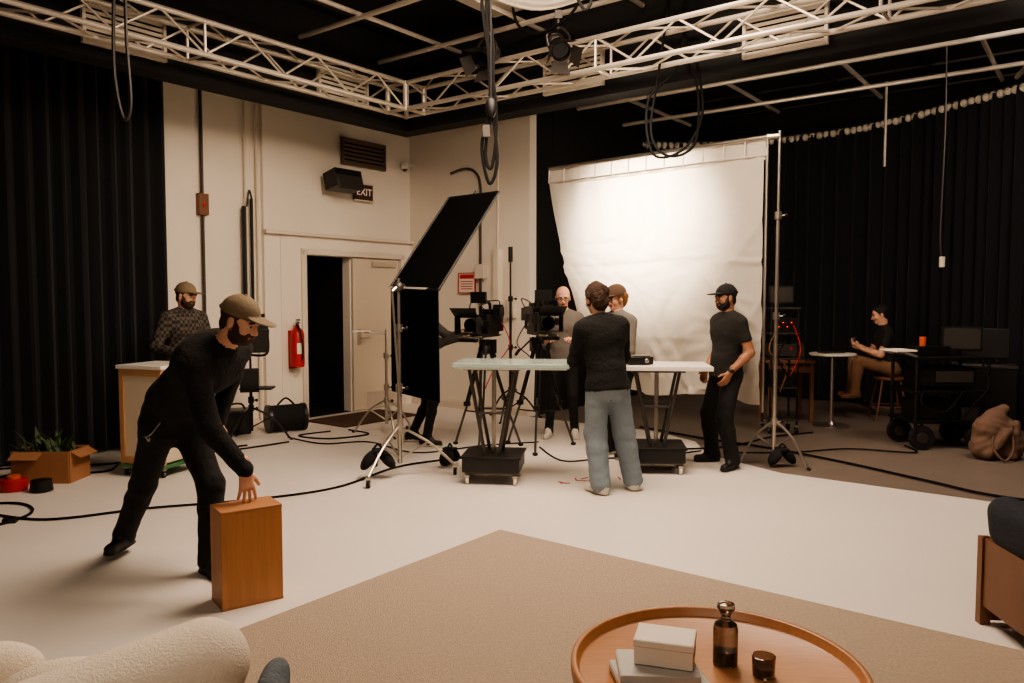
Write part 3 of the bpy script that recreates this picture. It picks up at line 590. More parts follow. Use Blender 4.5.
mb.box((x-.5,y-.1,1.06),(.24,.28,.02),'paper_white',rz=.2); mb.lathe((x-.2,y-.02,1.1),[(.03,0),(.035,.1)],'orange',14)
mb.path([(x-.3,y-.27,.66),(x-.35,y-.33,.5),(x-.1,y-.33,.42),(x+.1,y-.3,.64)],.01,'cable_black'); mb.path([(x+.3,y-.27,.95),(x+.35,y-.33,.7),(x+.2,y-.33,.5),(x+.1,y-.3,.35)],.01,'cable_black')
mb.obj('equipment_cart',bevel=.003)
mb=MB(); x,y=5.5,9.0
mb.box((x,y,.45),(.6,.45,.75),'black_plastic',rz=-.4); mb.box((x,y,.84),(.62,.47,.04),'steel_dark',rz=-.4)
for a in(-.2,.2): caster(mb,x+a,y-.1,.04); caster(mb,x+a,y+.1,.04)
mb.box((x,y,1.1),(.5,.05,.34),'black_plastic',rz=-.5); mb.tube((x,y,.84),(x,y,1.0),.02,'black_metal'); mb.obj('monitor_case',bevel=.006)

# ------------------------------------------------------------------ SDF sculpting
def N3(v): v=np.array(v,float); return v/(np.linalg.norm(v)+1e-12)
class Sdf:
    def __init__(s): s.p=[]
    def cap(s,a,b,ra,rb,mt,k=.03,n=None,fl=1.,flat=0,pr=0):
        s.p.append(dict(t='c',a=np.array(a,float),b=np.array(b,float),ra=ra,rb=rb,m=mt,k=k,n=None if n is None else N3(n),fl=fl,flat=flat,pr=pr,R=max(ra,rb)))
    def ell(s,c,r,R,mt,k=.02,cut=None,pr=0):
        s.p.append(dict(t='e',c=np.array(c,float),r=np.array(r,float),Rm=np.array(R,float),m=mt,k=k,cut=cut,pr=pr,R=max(r)))
    def bb(s,pr):
        if pr['t']=='c': return np.minimum(pr['a'],pr['b'])-pr['R'],np.maximum(pr['a'],pr['b'])+pr['R']
        return pr['c']-pr['R'],pr['c']+pr['R']
    def dist(s,pr,X):
        if pr['t']=='c':
            ab=pr['b']-pr['a']; L2=(ab@ab)+1e-12; t=((X-pr['a'])@ab)/L2; tc=np.clip(t,0,1)
            v=X-pr['a']-tc[...,None]*ab
            if pr['n'] is not None:
                c=v@pr['n']; v=v+(c*(1/pr['fl']-1))[...,None]*pr['n']
            r=pr['ra']+(pr['rb']-pr['ra'])*tc
            d=np.sqrt((v*v).sum(-1))-r
            if pr['n'] is not None: d=d*(.5+.5*min(1,pr['fl']))
            if pr['flat']:
                L=math.sqrt(L2)
                if pr['flat']&1: d=np.maximum(d,-t*L)
                if pr['flat']&2: d=np.maximum(d,(t-1)*L)
            return d
        q=(X-pr['c'])@pr['Rm'].T
        k0=np.sqrt(((q/pr['r'])**2).sum(-1))+1e-9; k1=np.sqrt(((q/pr['r']**2)**2).sum(-1))+1e-9
        d=k0*(k0-1)/k1
        if pr['cut'] is not None:
            for (pt,n) in pr['cut']: d=np.maximum(d,(X-np.array(pt))@np.array(n))
        return d
    def mesh(s,vox,noise=0):
        lo=np.min([s.bb(p)[0] for p in s.p],0)-3*vox-.01; hi=np.max([s.bb(p)[1] for p in s.p],0)+3*vox+.01
        n=np.ceil((hi-lo)/vox).astype(int)+1
        ax=[lo[i]+vox*np.arange(n[i]) for i in range(3)]
        D=np.ones(n,np.float64)
        for p in s.p:
            a,b=s.bb(p); mg=p['k']+2*vox
            i0=np.maximum(0,np.floor((a-mg-lo)/vox).astype(int)); i1=np.minimum(n,np.ceil((b+mg-lo)/vox).astype(int)+1)
            sl=tuple(slice(i0[i],i1[i]) for i in range(3))
            G=np.stack(np.meshgrid(ax[0][sl[0]],ax[1][sl[1]],ax[2][sl[2]],indexing='ij'),-1)
            d=s.dist(p,G); c=D[sl]; k=p['k']
            h=np.clip(.5+.5*(d-c)/k,0,1); D[sl]=d*(1-h)+c*h-k*h*(1-h)
        if noise:
            X,Y,Z=np.meshgrid(*ax,indexing='ij')
            D+=noise*(np.sin(X*31+3*np.sin(Z*17))*np.sin(Z*43+2*np.sin(Y*23))+.6*np.sin(Y*37+X*20+4*np.sin(Z*13)))
        I=D<0; c=np.zeros(n-1,int); off=[(i,j,k) for i in(0,1) for j in(0,1) for k in(0,1)]
        for o in off: c+=I[o[0]:n[0]-1+o[0],o[1]:n[1]-1+o[1],o[2]:n[2]-1+o[2]]
        act=(c>0)&(c<8); idx=np.argwhere(act); ids=-np.ones(n-1,int); ids[act]=np.arange(len(idx))
        V={o:D[idx[:,0]+o[0],idx[:,1]+o[1],idx[:,2]+o[2]] for o in off}
        acc=np.zeros((len(idx),3)); cnt=np.zeros(len(idx))
        for o in off:
            for q in range(3):
                if o[q]==0:
                    o2=list(o);o2[q]=1;o2=tuple(o2); v0,v1=V[o],V[o2]; mk=(v0<0)!=(v1<0)
                    t=np.where(mk,v0/np.where(mk,v0-v1,1),0); pos=np.tile(np.array(o,float),(len(idx),1)); pos[:,q]+=t
                    acc+=pos*mk[:,None]; cnt+=mk
        vs=lo+vox*(idx+acc/cnt[:,None]); F=[]
        for q in range(3):
            a1,a2=(q+1)%3,(q+2)%3
            s0=[slice(None)]*3;s1=[slice(None)]*3; s0[q]=slice(0,-1); s1[q]=slice(1,None)
            e=np.argwhere(I[tuple(s0)]!=I[tuple(s1)])
            e=e[(e[:,a1]>0)&(e[:,a2]>0)&(e[:,a1]<n[a1]-1)&(e[:,a2]<n[a2]-1)]
            ins=I[e[:,0],e[:,1],e[:,2]]
            qs=[]
            for (u,w) in((-1,-1),(0,-1),(0,0),(-1,0)):
                g=e.copy(); g[:,a1]+=u; g[:,a2]+=w; qs.append(ids[g[:,0],g[:,1],g[:,2]])
            Q=np.stack(qs,1); Q[~ins]=Q[~ins][:,::-1]; F.append(Q)
        F=np.concatenate(F); cen=vs[F].mean(1)
        best=np.full(len(F),9.); bm=np.zeros(len(F),int)
        for i,p in enumerate(s.p):
            d=s.dist(p,cen)-p['pr']; w=d<best; best[w]=d[w]; bm[w]=i
        return vs,F,[s.p[i]['m'] for i in bm]
def addsdf(mb,sd,vox,noise=0,T=None):
    vs,F,ms=sd.mesh(vox,noise)
    if T is not None: vs=vs@T[0].T+T[1]
    o=len(mb.v); mb.v.extend(map(tuple,vs.tolist())); mb.f.extend(tuple(o+i for i in f) for f in F.tolist())
    mb.m.extend(mb.mi(m_) for m_ in ms); mb.sm.extend([True]*len(F))

def ik(a,b,l1,l2,pole):
    a=np.array(a,float);b=np.array(b,float); v=b-a; d=np.linalg.norm(v); u=v/d
    d2=min(d,.998*(l1+l2)); b=a+u*d2; x=(d2*d2+l1*l1-l2*l2)/(2*d2); h=math.sqrt(max(0,l1*l1-x*x))
    p=np.array(pole,float); p=p-u*(p@u); p=N3(p); return a+u*x+p*h,b

def hand(sd,w,d,n,right,curl,S,mt,spread=.1,thumb=.7):
    w=np.array(w,float); d=N3(d); n=np.array(n,float); n=N3(n-d*(n@d)); t=np.cross(d,n)*(1 if right else -1)
    for o in(-.024,-.008,.008,.024): sd.cap(w+d*.015*S+t*o*.7*S,w+d*.088*S+t*o*1.15*S,.016*S,.0135*S,mt,k=.014)
    sd.cap(w-d*.05*S,w+d*.02*S,.026*S,.024*S,mt,k=.02,n=n,fl=.75)
    L=(.074,.082,.076,.06)
    for i,o in enumerate((.031,.0105,-.0105,-.031)):
        p=w+d*(.09-(.006 if i in(0,3) else 0))*S+t*o*S; dd=N3(d+t*(o/.03)*spread); a=0
        for j,fr in enumerate((.45,.3,.25)):
            a+=curl*(.8,1.1,.8)[j]*(1+.08*i); v=dd*math.cos(a)+n*math.sin(a); q=p+v*L[i]*fr*S
            sd.cap(p,q,(.0098-.001*j)*S,(.009-.001*j)*S,mt,k=.004); p=q
    p=w+d*.03*S+t*.024*S; v=N3(d*.6+t*thumb+n*.35); q=p+v*.045*S; sd.cap(p,q,.014*S,.0115*S,mt,k=.01); v2=N3(v+d*.5+n*.3*curl); sd.cap(q,q+v2*.034*S,.011*S,.009*S,mt,k=.004)

def person(name,loc,yaw,H=1.75,pelvis=(0,0,.93),chest=(0,.0,1.43),head=None,hyaw=0,hpitch=0,syaw=0,pyaw=0,
           anR=(.11,0,.09),anL=(-.11,0,.09),fyR=-.15,fyL=.15,kR=(0,1,0),kL=(0,1,0),
           wrR=(.27,.05,.88),wrL=(-.27,.05,.88),eR=(.3,-1,0),eL=(-.3,-1,0),hdR=None,hdL=None,hnR=None,hnL=None,curl=.35,arms=1.0,
           top='tee_black',sleeve='long',bottom='jeans_black',shoe='shoe_black',sole='sole_black',skin='skin_light',hair='hair_dark',hairstyle='short',cap=None,beard=False,glasses=False,legb=0.,topb=0.,hem=.02,extra=None,watch=False,roll=0,spread=.1,neckw=0.,hunch=0.,hemr=0.):
    S=H/1.75; mb=MB(); sd=Sdf(); P_=np.array(pelvis,float); C_=np.array(chest,float)
    up=N3(C_-P_)
    def ydir(a): return np.array([math.cos(a),math.sin(a),0]),np.array([-math.sin(a),math.cos(a),0])
    sx_,sf=ydir(syaw); sx_=N3(sx_-up*(sx_@up)); sf=N3(np.cross(up,sx_)); px_,pf=ydir(pyaw)
    if head is None: head=C_+np.array([0,.035,.20])*S
    Hc=np.array(head,float)
    mx=N3(sx_+px_); mf=N3(sf+pf)
    W=P_+(C_-P_)*.4-mf*hunch
    sd.cap(P_-px_*.065*S,P_+px_*.065*S,.118*S,.118*S,bottom,k=.04,n=pf,fl=.86)
    sd.cap(P_-px_*.06*S-pf*.045*S-np.array([0,0,.04*S]),P_+px_*.06*S-pf*.045*S-np.array([0,0,.04*S]),.09*S,.09*S,bottom,k=.04)
    for s_,an,fy,kp in((1,anR,fyR,kR),(-1,anL,fyL,kL)):
        hip=P_+px_*s_*.088*S-np.array([0,0,.02*S]); an=np.array(an,float)
        kn,an=ik(hip,an,.425*S,.415*S,kp)
        sd.cap(hip,kn,(.088+legb*.4)*S,(.06+legb)*S,bottom,k=.04)
        cf=kn+(an-kn)*.3; dn=N3(an-kn)
        sd.cap(kn,cf,(.058+legb)*S,(.057+legb)*S,bottom,k=.03); sd.cap(cf,an-dn*.0,(.056+legb)*S,(.046+legb)*S,bottom,k=.02)
        sd.cap(an-dn*.1*S,an+dn*.03*S,(.047+legb)*S,(.05+legb)*S,bottom,k=.01,flat=2)
        fx=np.array([-math.sin(fy),math.cos(fy),0]); g=an[2]-.085*S
        a0=np.array([an[0],an[1],g+.043*S])-fx*.045*S; a1=np.array([an[0],an[1],g+.036*S])+fx*.15*S
        sd.cap(a0,a1,.04*S,.036*S,shoe,k=.02,n=(0,0,1),fl=.95); sd.cap(a0+(0,0,.03*S),a0+fx*.1*S+(0,0,.03*S),.038*S,.03*S,shoe,k=.03)
        sd.cap(np.array([a0[0],a0[1],g+.013*S]),np.array([a1[0],a1[1],g+.013*S]),.046*S,.042*S,sole,k=.004,n=(0,0,1),fl=.3)
        sd.cap(an,np.array([an[0],an[1],g+.05*S]),.038*S,.04*S,shoe,k=.02)
    tb=topb*S
    sd.cap(P_+up*hem*S,W,.14*S+tb,.132*S+tb,top,k=.03,n=mf,fl=.8)
    uph=N3(up+np.array([0,0,1.2]))
    sd.cap(P_-uph*.05*S,P_+uph*.1*S,.152*S+tb+hemr,.142*S+tb,top,k=.008,n=pf,fl=.9,flat=1,pr=.006)
    sd.cap(W,C_-up*.12*S-sf*hunch*.6,.134*S+tb,.16*S+tb,top,k=.05,n=mf,fl=.72)
    sd.cap(C_-up*.12*S-sx_*.06*S+sf*.01,C_-up*.12*S+sx_*.06*S+sf*.01,.108*S+tb,.108*S+tb,top,k=.05,n=sf,fl=.95)
    if hunch: sd.cap(C_-up*.06*S-sx_*.09*S-sf*hunch,C_-up*.06*S+sx_*.09*S-sf*hunch,.085*S+tb,.085*S+tb,top,k=.07)
    sd.cap(C_-sx_*.14*S-up*.03*S,C_+sx_*.14*S-up*.03*S,.062*S+tb,.062*S+tb,top,k=.06)
    nk=N3(Hc-C_)
    sd.cap(C_-sx_*.07*S,C_+sx_*.07*S,.062*S,.062*S,top,k=.06); sd.cap(C_-nk*.02,C_+nk*.075*S,.085*S+neckw,.068*S+neckw,top,k=.03,flat=2,pr=.004)
    sd.cap(C_,Hc-nk*.05*S,.054*S,.054*S,skin,k=.008)
    hs=Sdf()
    for s_,wr,el,hdv,hn in((1,wrR,eR,hdR,hnR),(-1,wrL,eL,hdL,hnL)):
        sh=C_+sx_*s_*.178*S-up*.035*S
        e,w=ik(sh,wr,.295*S*arms,.26*S*arms,el)
        hdv=N3(w-e) if hdv is None else N3(hdv); hn=-sx_*s_ if hn is None else hn
        if sleeve=='long':
            sd.cap(sh,e,.058*S+tb*.6,.047*S+tb*.5,top,k=.04); sd.cap(e,w,.047*S+tb*.5,.034*S+tb*.3,top,k=.03); sd.cap(e+(w-e)*.75,w+N3(w-e)*.01,.035*S+tb*.3,.035*S+tb*.3,top,k=.008,flat=2)
        elif sleeve=='elbow':
            sd.cap(sh,e,.06*S+tb*.6,.052*S,top,k=.04); sd.cap(e,e+(w-e)*.25,.052*S,.05*S,top,k=.02,flat=2); sd.cap(e,w,.042*S,.029*S,skin,k=.008)
        else:
            m_=sh+(e-sh)*.62; sd.cap(sh,m_,.062*S,.061*S,top,k=.04,flat=2); sd.cap(sh,e,.052*S,.043*S,skin,k=.004); sd.cap(e,e+(w-e)*.3,.043*S,.043*S,skin,k=.02); sd.cap(e+(w-e)*.3,w,.043*S,.028*S,skin,k=.02)
        if watch and s_<0: sd.cap(w-hdv*.03,w-hdv*.0,.034*S,.034*S,'black_plastic',k=.003,flat=3)
        q=Sdf(); hand(q,w,hdv,hn,s_>0,curl,S,skin,spread); hs.p+=q.p
        if s_>0: hR=(w,hdv,np.array(hn))
    hf=np.array([-math.sin(hyaw)*math.cos(hpitch),math.cos(hyaw)*math.cos(hpitch),math.sin(hpitch)]); hx_=N3(np.cross(hf,(0,0,1))); hu=np.cross(hx_,hf)
    if roll:
        hx2=hx_*math.cos(roll)+hu*math.sin(roll); hu=hu*math.cos(roll)-hx_*math.sin(roll); hx_=hx2
    RM=np.array([hx_,hf,hu]); h=Sdf(); h_=lambda x,y,z: Hc+(hx_*x+hf*y+hu*z)*S
    E=lambda c,r,mt,k=.015,cut=None,pr=0: h.ell(c,np.array(r)*S,RM,mt,k,cut,pr)
    E(h_(0,-.012,.03),(.074,.096,.088),skin); E(h_(0,.022,-.04),(.058,.068,.078),skin,.03); E(h_(0,.066,-.093),(.024,.02,.018),skin,.02)
    h.cap(h_(-.035,.076,.022),h_(.035,.076,.022),.012*S,.012*S,skin,k=.015)
    h.cap(h_(0,.088,.008),h_(0,.108,-.03),.008*S,.013*S,skin,k=.008); h.cap(h_(-.011,.096,-.034),h_(.011,.096,-.034),.009*S,.009*S,skin,k=.006)
    for s_ in(-1,1):
        E(h_(.04*s_,.062,-.03),(.02,.02,.022),skin,.02); E(h_(.031*s_,.083,.0),(.012,.008,.0065),'eye_white',.002); E(h_(.031*s_,.089,.0),(.006,.004,.006),'pupil',.001,pr=.002)
        h.cap(h_(.042*s_,.084,.0085),h_(.02*s_,.088,.009),.004*S,.004*S,skin,k=.004,pr=.001)
        E(h_(.077*s_,-.004,-.008),(.009,.019,.031),skin,.006); E(h_(.082*s_,-.004,-.03),(.006,.01,.012),skin,.006)
        h.cap(h_(.046*s_,.086,.02),h_(.018*s_,.094,.023),.005*S,.005*S,hair,k=.003,pr=.002)
    h.cap(h_(0,-.03,-.05),C_+(Hc-C_)*.25,.055*S,.054*S,skin,k=.03)
    h.cap(h_(-.021,.089,-.062),h_(.021,.089,-.062),.007*S,.007*S,'lip',k=.004,pr=.002)
    facecut=[(h_(0,.045,.045),N3(hf*.8-hu*.55))]
    if hairstyle=='short': E(h_(0,-.022,.04),(.082,.098,.092),hair,.006,facecut,pr=.001); E(h_(0,-.055,-.03),(.062,.05,.06),hair,.01)
    if hairstyle=='curly':
        E(h_(0,-.03,.045),(.096,.105,.1),hair,.006,facecut,pr=.001); E(h_(0,-.07,-.04),(.075,.055,.075),hair,.02)
        rs=random.Random(3)
        for i in range(46):
            th=rs.uniform(0,6.28); ph=rs.uniform(-.9,1.5); v=(.09*math.cos(th)*math.cos(ph),-.035+.1*math.sin(th)*math.cos(ph),.03+.1*math.sin(ph))
            if v[1]>.03 and v[2]<.07: continue
            if cap and v[2]>.045: continue
            h.cap(h_(*v),h_(v[0]*1.05,v[1]*1.02,v[2]-.02),.02*S,.016*S,hair,k=.008)
    if hairstyle=='stubble': E(h_(0,-.018,.034),(.077,.097,.088),skin,.004,facecut)
    if beard:
        E(h_(0,.03,-.068),(.061,.068,.056),hair,.008,[(h_(0,.0,-.035),N3(hu+hf*.15))],pr=.002); h.cap(h_(-.028,.086,-.048),h_(.028,.086,-.048),.008*S,.008*S,hair,k=.005,pr=.001)
        for s_ in(-1,1): h.cap(h_(.066*s_,.012,.0),h_(.056*s_,.03,-.05),.012*S,.018*S,hair,k=.01)
    if cap:
        cb=1.12 if hairstyle=='curly' else 1.0
        E(h_(0,-.014,.045),(.086*cb,.108*cb,.09*cb),cap,.004,[(h_(0,0,.034),-hu)],pr=.006); E(h_(0,.115,.045),(.072,.085,.009),cap,.008,[(h_(0,.06,0),-hf)],pr=.003); E(h_(0,-.014,.136),(.01,.01,.008),cap,.004)
        h.cap(h_(-.05,-.1,.045),h_(.05,-.1,.045),.012*S,.012*S,cap,k=.01)
    cy,sy_=math.cos(yaw),math.sin(yaw); T=(np.array([[cy,-sy_,0],[sy_,cy,0],[0,0,1.]]),np.array([loc[0],loc[1],loc[2] if len(loc)>2 else 0.]))
    addsdf(mb,sd,.011,.0018,T); addsdf(mb,h,.0048,0,T); addsdf(mb,hs,.0044,0,T)
    W_=lambda v: Vector((T[0]@np.array(v)+T[1]).tolist())
    if glasses:
        for s_ in(-1,1):
            mb.path([W_(h_(.032*s_+.022*math.cos(t),.104,.0+.019*math.sin(t))) for t in np.linspace(0,6.283,13)[:-1]],.0028,'black_plastic',n=6,sub=1,closed=True)
            mb.tube(W_(h_(.054*s_,.104,.004)),W_(h_(.08*s_,0,.008)),.0025,'black_plastic',n=6)
        mb.tube(W_(h_(-.01,.106,.004)),W_(h_(.01,.106,.004)),.0025,'black_plastic',n=6)
    if extra: extra(mb,W_,dict(P=P_,C=C_,Hc=Hc,px=px_,pf=pf,hand=hR))
    loc3=(loc[0],loc[1],loc[2] if len(loc)>2 else 0)
    return mb.obj(name,angle=75,origin=loc3)
D2R=math.radians
def keys(mb,W_,d):
    b=d['P']+d['px']*.17+d['pf']*.0+np.array([0,0,.0]); mb.path([W_(b),W_(b+[.02,0,-.05]),W_(b+[.01,.02,-.1]),W_(b+[0,.02,-.03])],.005,'chrome',n=6); mb.path([W_(b+[-.02,.09,0.01]),W_(b+[.02,.05,-.06]),W_(b+[.02,-.02,-.07]),W_(b+[0,-.08,-.01])],.004,'chrome',n=6)
person('man_bending_in_cap',(-2.1,4.63),D2R(-125),H=1.86,pelvis=(.0,.09,.90),chest=(-.02,.54,1.31),head=(-.06,.685,1.495),hyaw=.35,hpitch=-.38,syaw=.5,pyaw=.2,
  anL=(-.05,.36,.09),anR=(.05,-.42,.09),fyL=-.2,fyR=-1.0,wrR=(.035,.835,.695),wrL=(-.22,.22,.86),hdR=(0.0,.12,-1),hnR=(-.25,-1,-.1),hdL=(.1,.3,-1),hnL=(.6,.2,0),curl=.16,arms=1.08,eR=(.6,-.6,.2),eL=(-.6,-.8,0),
  top='sweater_black',bottom='jeans_black',skin='skin_light',hair='hair_brown',cap='cap_olive',beard=True,topb=.026,legb=.012,extra=keys,spread=.22,hunch=.045)
person('man_in_plaid_shirt',(-3.36,7.86),D2R(-130),H=1.79,chest=(0,.06,1.45),head=(0,.12,1.645),hyaw=.35,hpitch=-.15,wrR=(.22,.3,1.1),wrL=(-.22,.30,1.1),hdR=(0,1,-.3),hdL=(0,1,-.3),hnR=(0,-.3,-1),hnL=(0,-.3,-1),
  top='plaid',bottom='jeans_black',hair='hair_brown',cap='cap_olive',beard=True,topb=.012)
person('camera_operator',(-1.0,8.55),D2R(-95),H=1.74,pelvis=(0,-.02,.9),chest=(0,.05,1.4),anR=(.16,.08,.09),anL=(-.12,-.14,.09),wrR=(.16,.47,1.2),wrL=(-.1,.5,1.25),hdR=(0,1,-.1),hnR=(0,-.2,-1),hnL=(0,-.2,-1),hdL=(0,1,0),hpitch=-.2,
  top='tee_dkgrey',bottom='jeans_black',sole='sole_white',hair='hair_dark',topb=.01,eR=(.2,-.3,-1))
person('bald_man_in_glasses',(.60,9.02),D2R(172),H=1.76,chest=(0,.04,1.42),head=(0,.1,1.63),hyaw=.1,hpitch=-.25,wrR=(.16,.32,1.15),wrL=(-.14,.33,1.15),hnR=(-.5,.2,-1),hnL=(.5,.2,-1),anR=(.16,.08,.09),anL=(-.14,.05,.09),
  top='shirt_grey',sleeve='elbow',bottom='jeans_black',sole='sole_white',shoe='shoe_white',hair='hair_brown',hairstyle='stubble',glasses=True,topb=.008)
person('woman_in_blue_jeans',(.84,6.42),D2R(16),H=1.72,pelvis=(-.05,0,.92),chest=(-.09,.04,1.41),head=(-.12,.10,1.61),hyaw=.2,hpitch=-.25,anL=(-.13,-.06,.09),anR=(.19,.0,.09),fyL=.35,fyR=-.35,
  wrL=(-.17,.34,1.22),wrR=(.02,.35,1.14),eL=(-.4,-.3,-1),eR=(.6,-.3,-1),hdL=(.2,.6,.6),hnL=(.5,-.2,-.5),hdR=(-.6,.6,.2),hnR=(-.2,-.2,-1),
  top='sweater_black',bottom='jeans_blue',shoe='shoe_white',sole='sole_white',hair='hair_brown',hairstyle='curly',topb=.026,legb=.036,neckw=.006,hemr=.016)
person('person_in_tan_cap',(1.10,7.9),D2R(128),H=1.74,chest=(0,.03,1.42),hyaw=.0,hpitch=-.2,wrR=(.16,.3,1.12),wrL=(-.14,.32,1.1),hnR=(-.5,.2,-1),hnL=(.5,.2,-1),
  top='shirt_grey',sleeve='elbow',bottom='jeans_black',hair='hair_blond',hairstyle='curly',cap='cap_tan',glasses=True,sole='sole_white',topb=.01)
person('man_in_black_tshirt',(2.06,7.42),D2R(112),H=1.74,pelvis=(0,.0,.92),chest=(.0,-.02,1.42),head=(.0,.02,1.625),hyaw=-.05,hpitch=-.08,syaw=.0,anR=(.2,.0,.09),anL=(-.17,.04,.09),fyR=-.3,fyL=.4,
  wrL=(-.19,.10,.93),wrR=(.19,.10,.93),eL=(-.45,-1,0),eR=(.45,-1,0),hdL=(.2,.4,-.9),hdR=(-.2,.4,-.9),hnL=(1,0,.2),hnR=(-1,0,.2),
  top='tee_black',sleeve='short',bottom='jeans_black',skin='skin_tan',hair='hair_dark',cap='cap_black',beard=True,legb=.02,topb=.02,curl=.3,watch=True)
def phone(mb,W_,d):
    w,hd2,hn_=d['hand']; c=w+N3(hd2)*.1+N3(hn_)*.03; mb.box(W_(c),(.075,.012,.15),'black_plastic',rz=.9,rx=.5)
person('seated_man_with_phone',(4.95,10.35),D2R(80),H=1.76,pelvis=(0,-.1,.70),chest=(0,-.03,1.19),head=(0,.03,1.40),hpitch=-.25,anR=(.13,.33,.36),anL=(-.13,.36,.36),kR=(0,.7,1),kL=(0,.7,1),
  wrR=(.06,.27,.98),wrL=(-.06,.27,.95),hdR=(-.25,.8,.3),hnR=(-.5,-.3,.6),hnL=(.5,-.3,.6),hdL=(.25,.8,.3),curl=.5,top='tee_black',sleeve='short',bottom='pants_tan',shoe='shoe_brown',skin='skin_light',hair='hair_dark',extra=phone,eR=(.5,-.4,-1),eL=(-.5,-.4,-1),legb=.014)
mb=MB(); q=Vector((5.05,10.33,0)); R=Matrix.Rotation(D2R(80),3,'Z')
mb.lathe(q+Vector((0,0,.53)),[(.16,0),(.19,.01),(.19,.035),(.17,.045)],'wood_walnut',24)
for a,b_ in((-1,-1),(1,-1),(1,1),(-1,1)): mb.tube(q+R@Vector((a*.11,b_*.11,.54)),q+R@Vector((a*.2,b_*.2,.0)),.014,'wood_walnut')
k=[(-.175,-.175),(.175,-.175),(.175,.175),(-.175,.175)]
for i in range(4): mb.tube(q+R@Vector((*k[i],.18)),q+R@Vector((*k[(i+1)%4],.18)),.01,'wood_walnut')
for a in(-.13,.13): mb.tube(q+R@Vector((a*1.2,.18,.12)),q+R@Vector((a,.46,.24)),.01,'black_metal')
mb.tube(q+R@Vector((-.26,.45,.25)),q+R@Vector((.26,.45,.25)),.014,'black_metal')
mb.obj('bar_stool')

def soft(name,fn,vox=.012,noise=0.,extra=None,angle=80):
    mb=MB(); s_=Sdf(); fn(s_); addsdf(mb,s_,vox,noise)
    if extra: extra(mb)
    return mb.obj(name,angle=angle)
def bag(s_):
    x,y=4.9,7.75
    s_.cap((x-.14,y,.12),(x+.14,y,.12),.13,.13,'brown_bag',k=.05,n=(0,1,0),fl=.9); s_.cap((x-.1,y+.02,.3),(x+.12,y+.04,.28),.13,.12,'brown_bag',k=.08); s_.cap((x,y+.05,.42),(x+.1,y+.06,.5),.09,.05,'brown_bag',k=.08); s_.cap((x-.15,y-.1,.06),(x+.02,y-.14,.3),.05,.04,'brown_bag',k=.03); s_.cap((x+.1,y-.1,.05),(x+.13,y-.08,.36),.05,.04,'brown_bag',k=.03)
def bagx(mb): mb.path([(4.83,7.67,.3),(4.77,7.61,.15),(4.85,7.55,.02),(4.95,7.57,.12),(4.97,7.65,.36)],.012,'brown_bag')
soft('slouchy_bag',bag,.014,.006,bagx)
I3=np.eye(3)
def sofa(s_):
    C_='cream_boucle'
    s_.cap((-1.45,1.45,.58),(-.79,1.93,.685),.11,.115,C_,k=.03)
    s_.cap((-1.45,1.45,.45),(-.80,1.92,.5),.12,.11,C_,k=.06); s_.cap((-1.45,1.45,.25),(-.80,1.92,.25),.14,.12,C_,k=.1)
    s_.cap((-2.1,1.5,.26),(-1.2,2.0,.26),.16,.15,C_,k=.08); s_.cap((-2.2,1.75,.26),(-1.4,2.2,.26),.14,.14,C_,k=.08)
    s_.ell((-1.60,2.2,.465),(.22,.10,.13),np.array([[.9,.3,.3],[-.3,.95,0],[-.3,-.1,.95]]),C_,k=.012)
    s_.ell((-1.24,2.12,.475),(.20,.09,.13),np.array([[.9,.35,-.2],[-.35,.93,0],[.2,0,.97]]),C_,k=.012)
def sofax(mb):
    for p in((-2.0,1.5),(-1.3,2.05),(-.85,1.85),(-1.45,1.5)): mb.tube((*p,.0),(*p,.2),.025,'wood_walnut',r2=.03)
soft('boucle_sofa',sofa,.013,0,sofax)
def thr(s_):
    s_.ell((-.645,2.04,.585),(.04,.09,.05),I3,'blue_grey',k=.02); s_.cap((-.63,1.97,.58),(-.65,2.08,.5),.038,.034,'blue_grey',k=.03); s_.cap((-.655,1.95,.55),(-.65,2.0,.3),.03,.03,'blue_grey',k=.03)
soft('throw_blanket',thr,.008,.003)

mb=MB(); x0,y0=2.68,3.42; rz=-.08; R=Matrix.Rotation(rz,3,'Z'); c=Vector((x0,y0,0))
for b_ in(-.33,.33):
    for a in(-.36,.34): mb.box(c+R@Vector((a,b_,.22)),(.05,.045,.44),'wood_walnut',rz=rz)
    mb.box(c+R@Vector((0,b_,.3)),(.76,.045,.2),'wood_walnut',rz=rz); mb.box(c+R@Vector((0.02,b_,.05)),(.72,.04,.05),'wood_walnut',rz=rz); mb.box(c+R@Vector((.15,b_,.54)),(.5,.05,.04),'wood_walnut',rz=rz)
    mb.box(c+R@Vector((.34,b_,.48)),(.05,.045,.12),'wood_walnut',rz=rz)
mb.box(c+R@Vector((-.36,0,.27)),(.03,.66,.34),'wood_walnut',rz=rz)
mb.box(c+R@Vector((0,0,.3)),(.7,.62,.04),'wood_walnut',rz=rz)
def rsoft(mb,c0,sz,r,mt,M):
    s_=Sdf(); h=np.array(sz)/2-r; c0=np.array(c0); M=np.array(M)
    n=max(2,int(h[1]*2/(r*.7)))
    for i in range(n+1):
        y=-h[1]+2*h[1]*i/n; s_.cap(c0+M@np.array([-h[0],y,0]),c0+M@np.array([h[0],y,0]),r,r,mt,k=.05)
    addsdf(mb,s_,.016,0)
rsoft(mb,c+R@Vector((.03,0,.42)),(.66,.6,.16),.08,'navy_fabric',R)
rsoft(mb,c+R@Vector((-.31,0,.54)),(.24,.64,.2),.075,'navy_fabric',R@Matrix.Rotation(1.45,3,'Y'))
mb.obj('navy_armchair',angle=50)

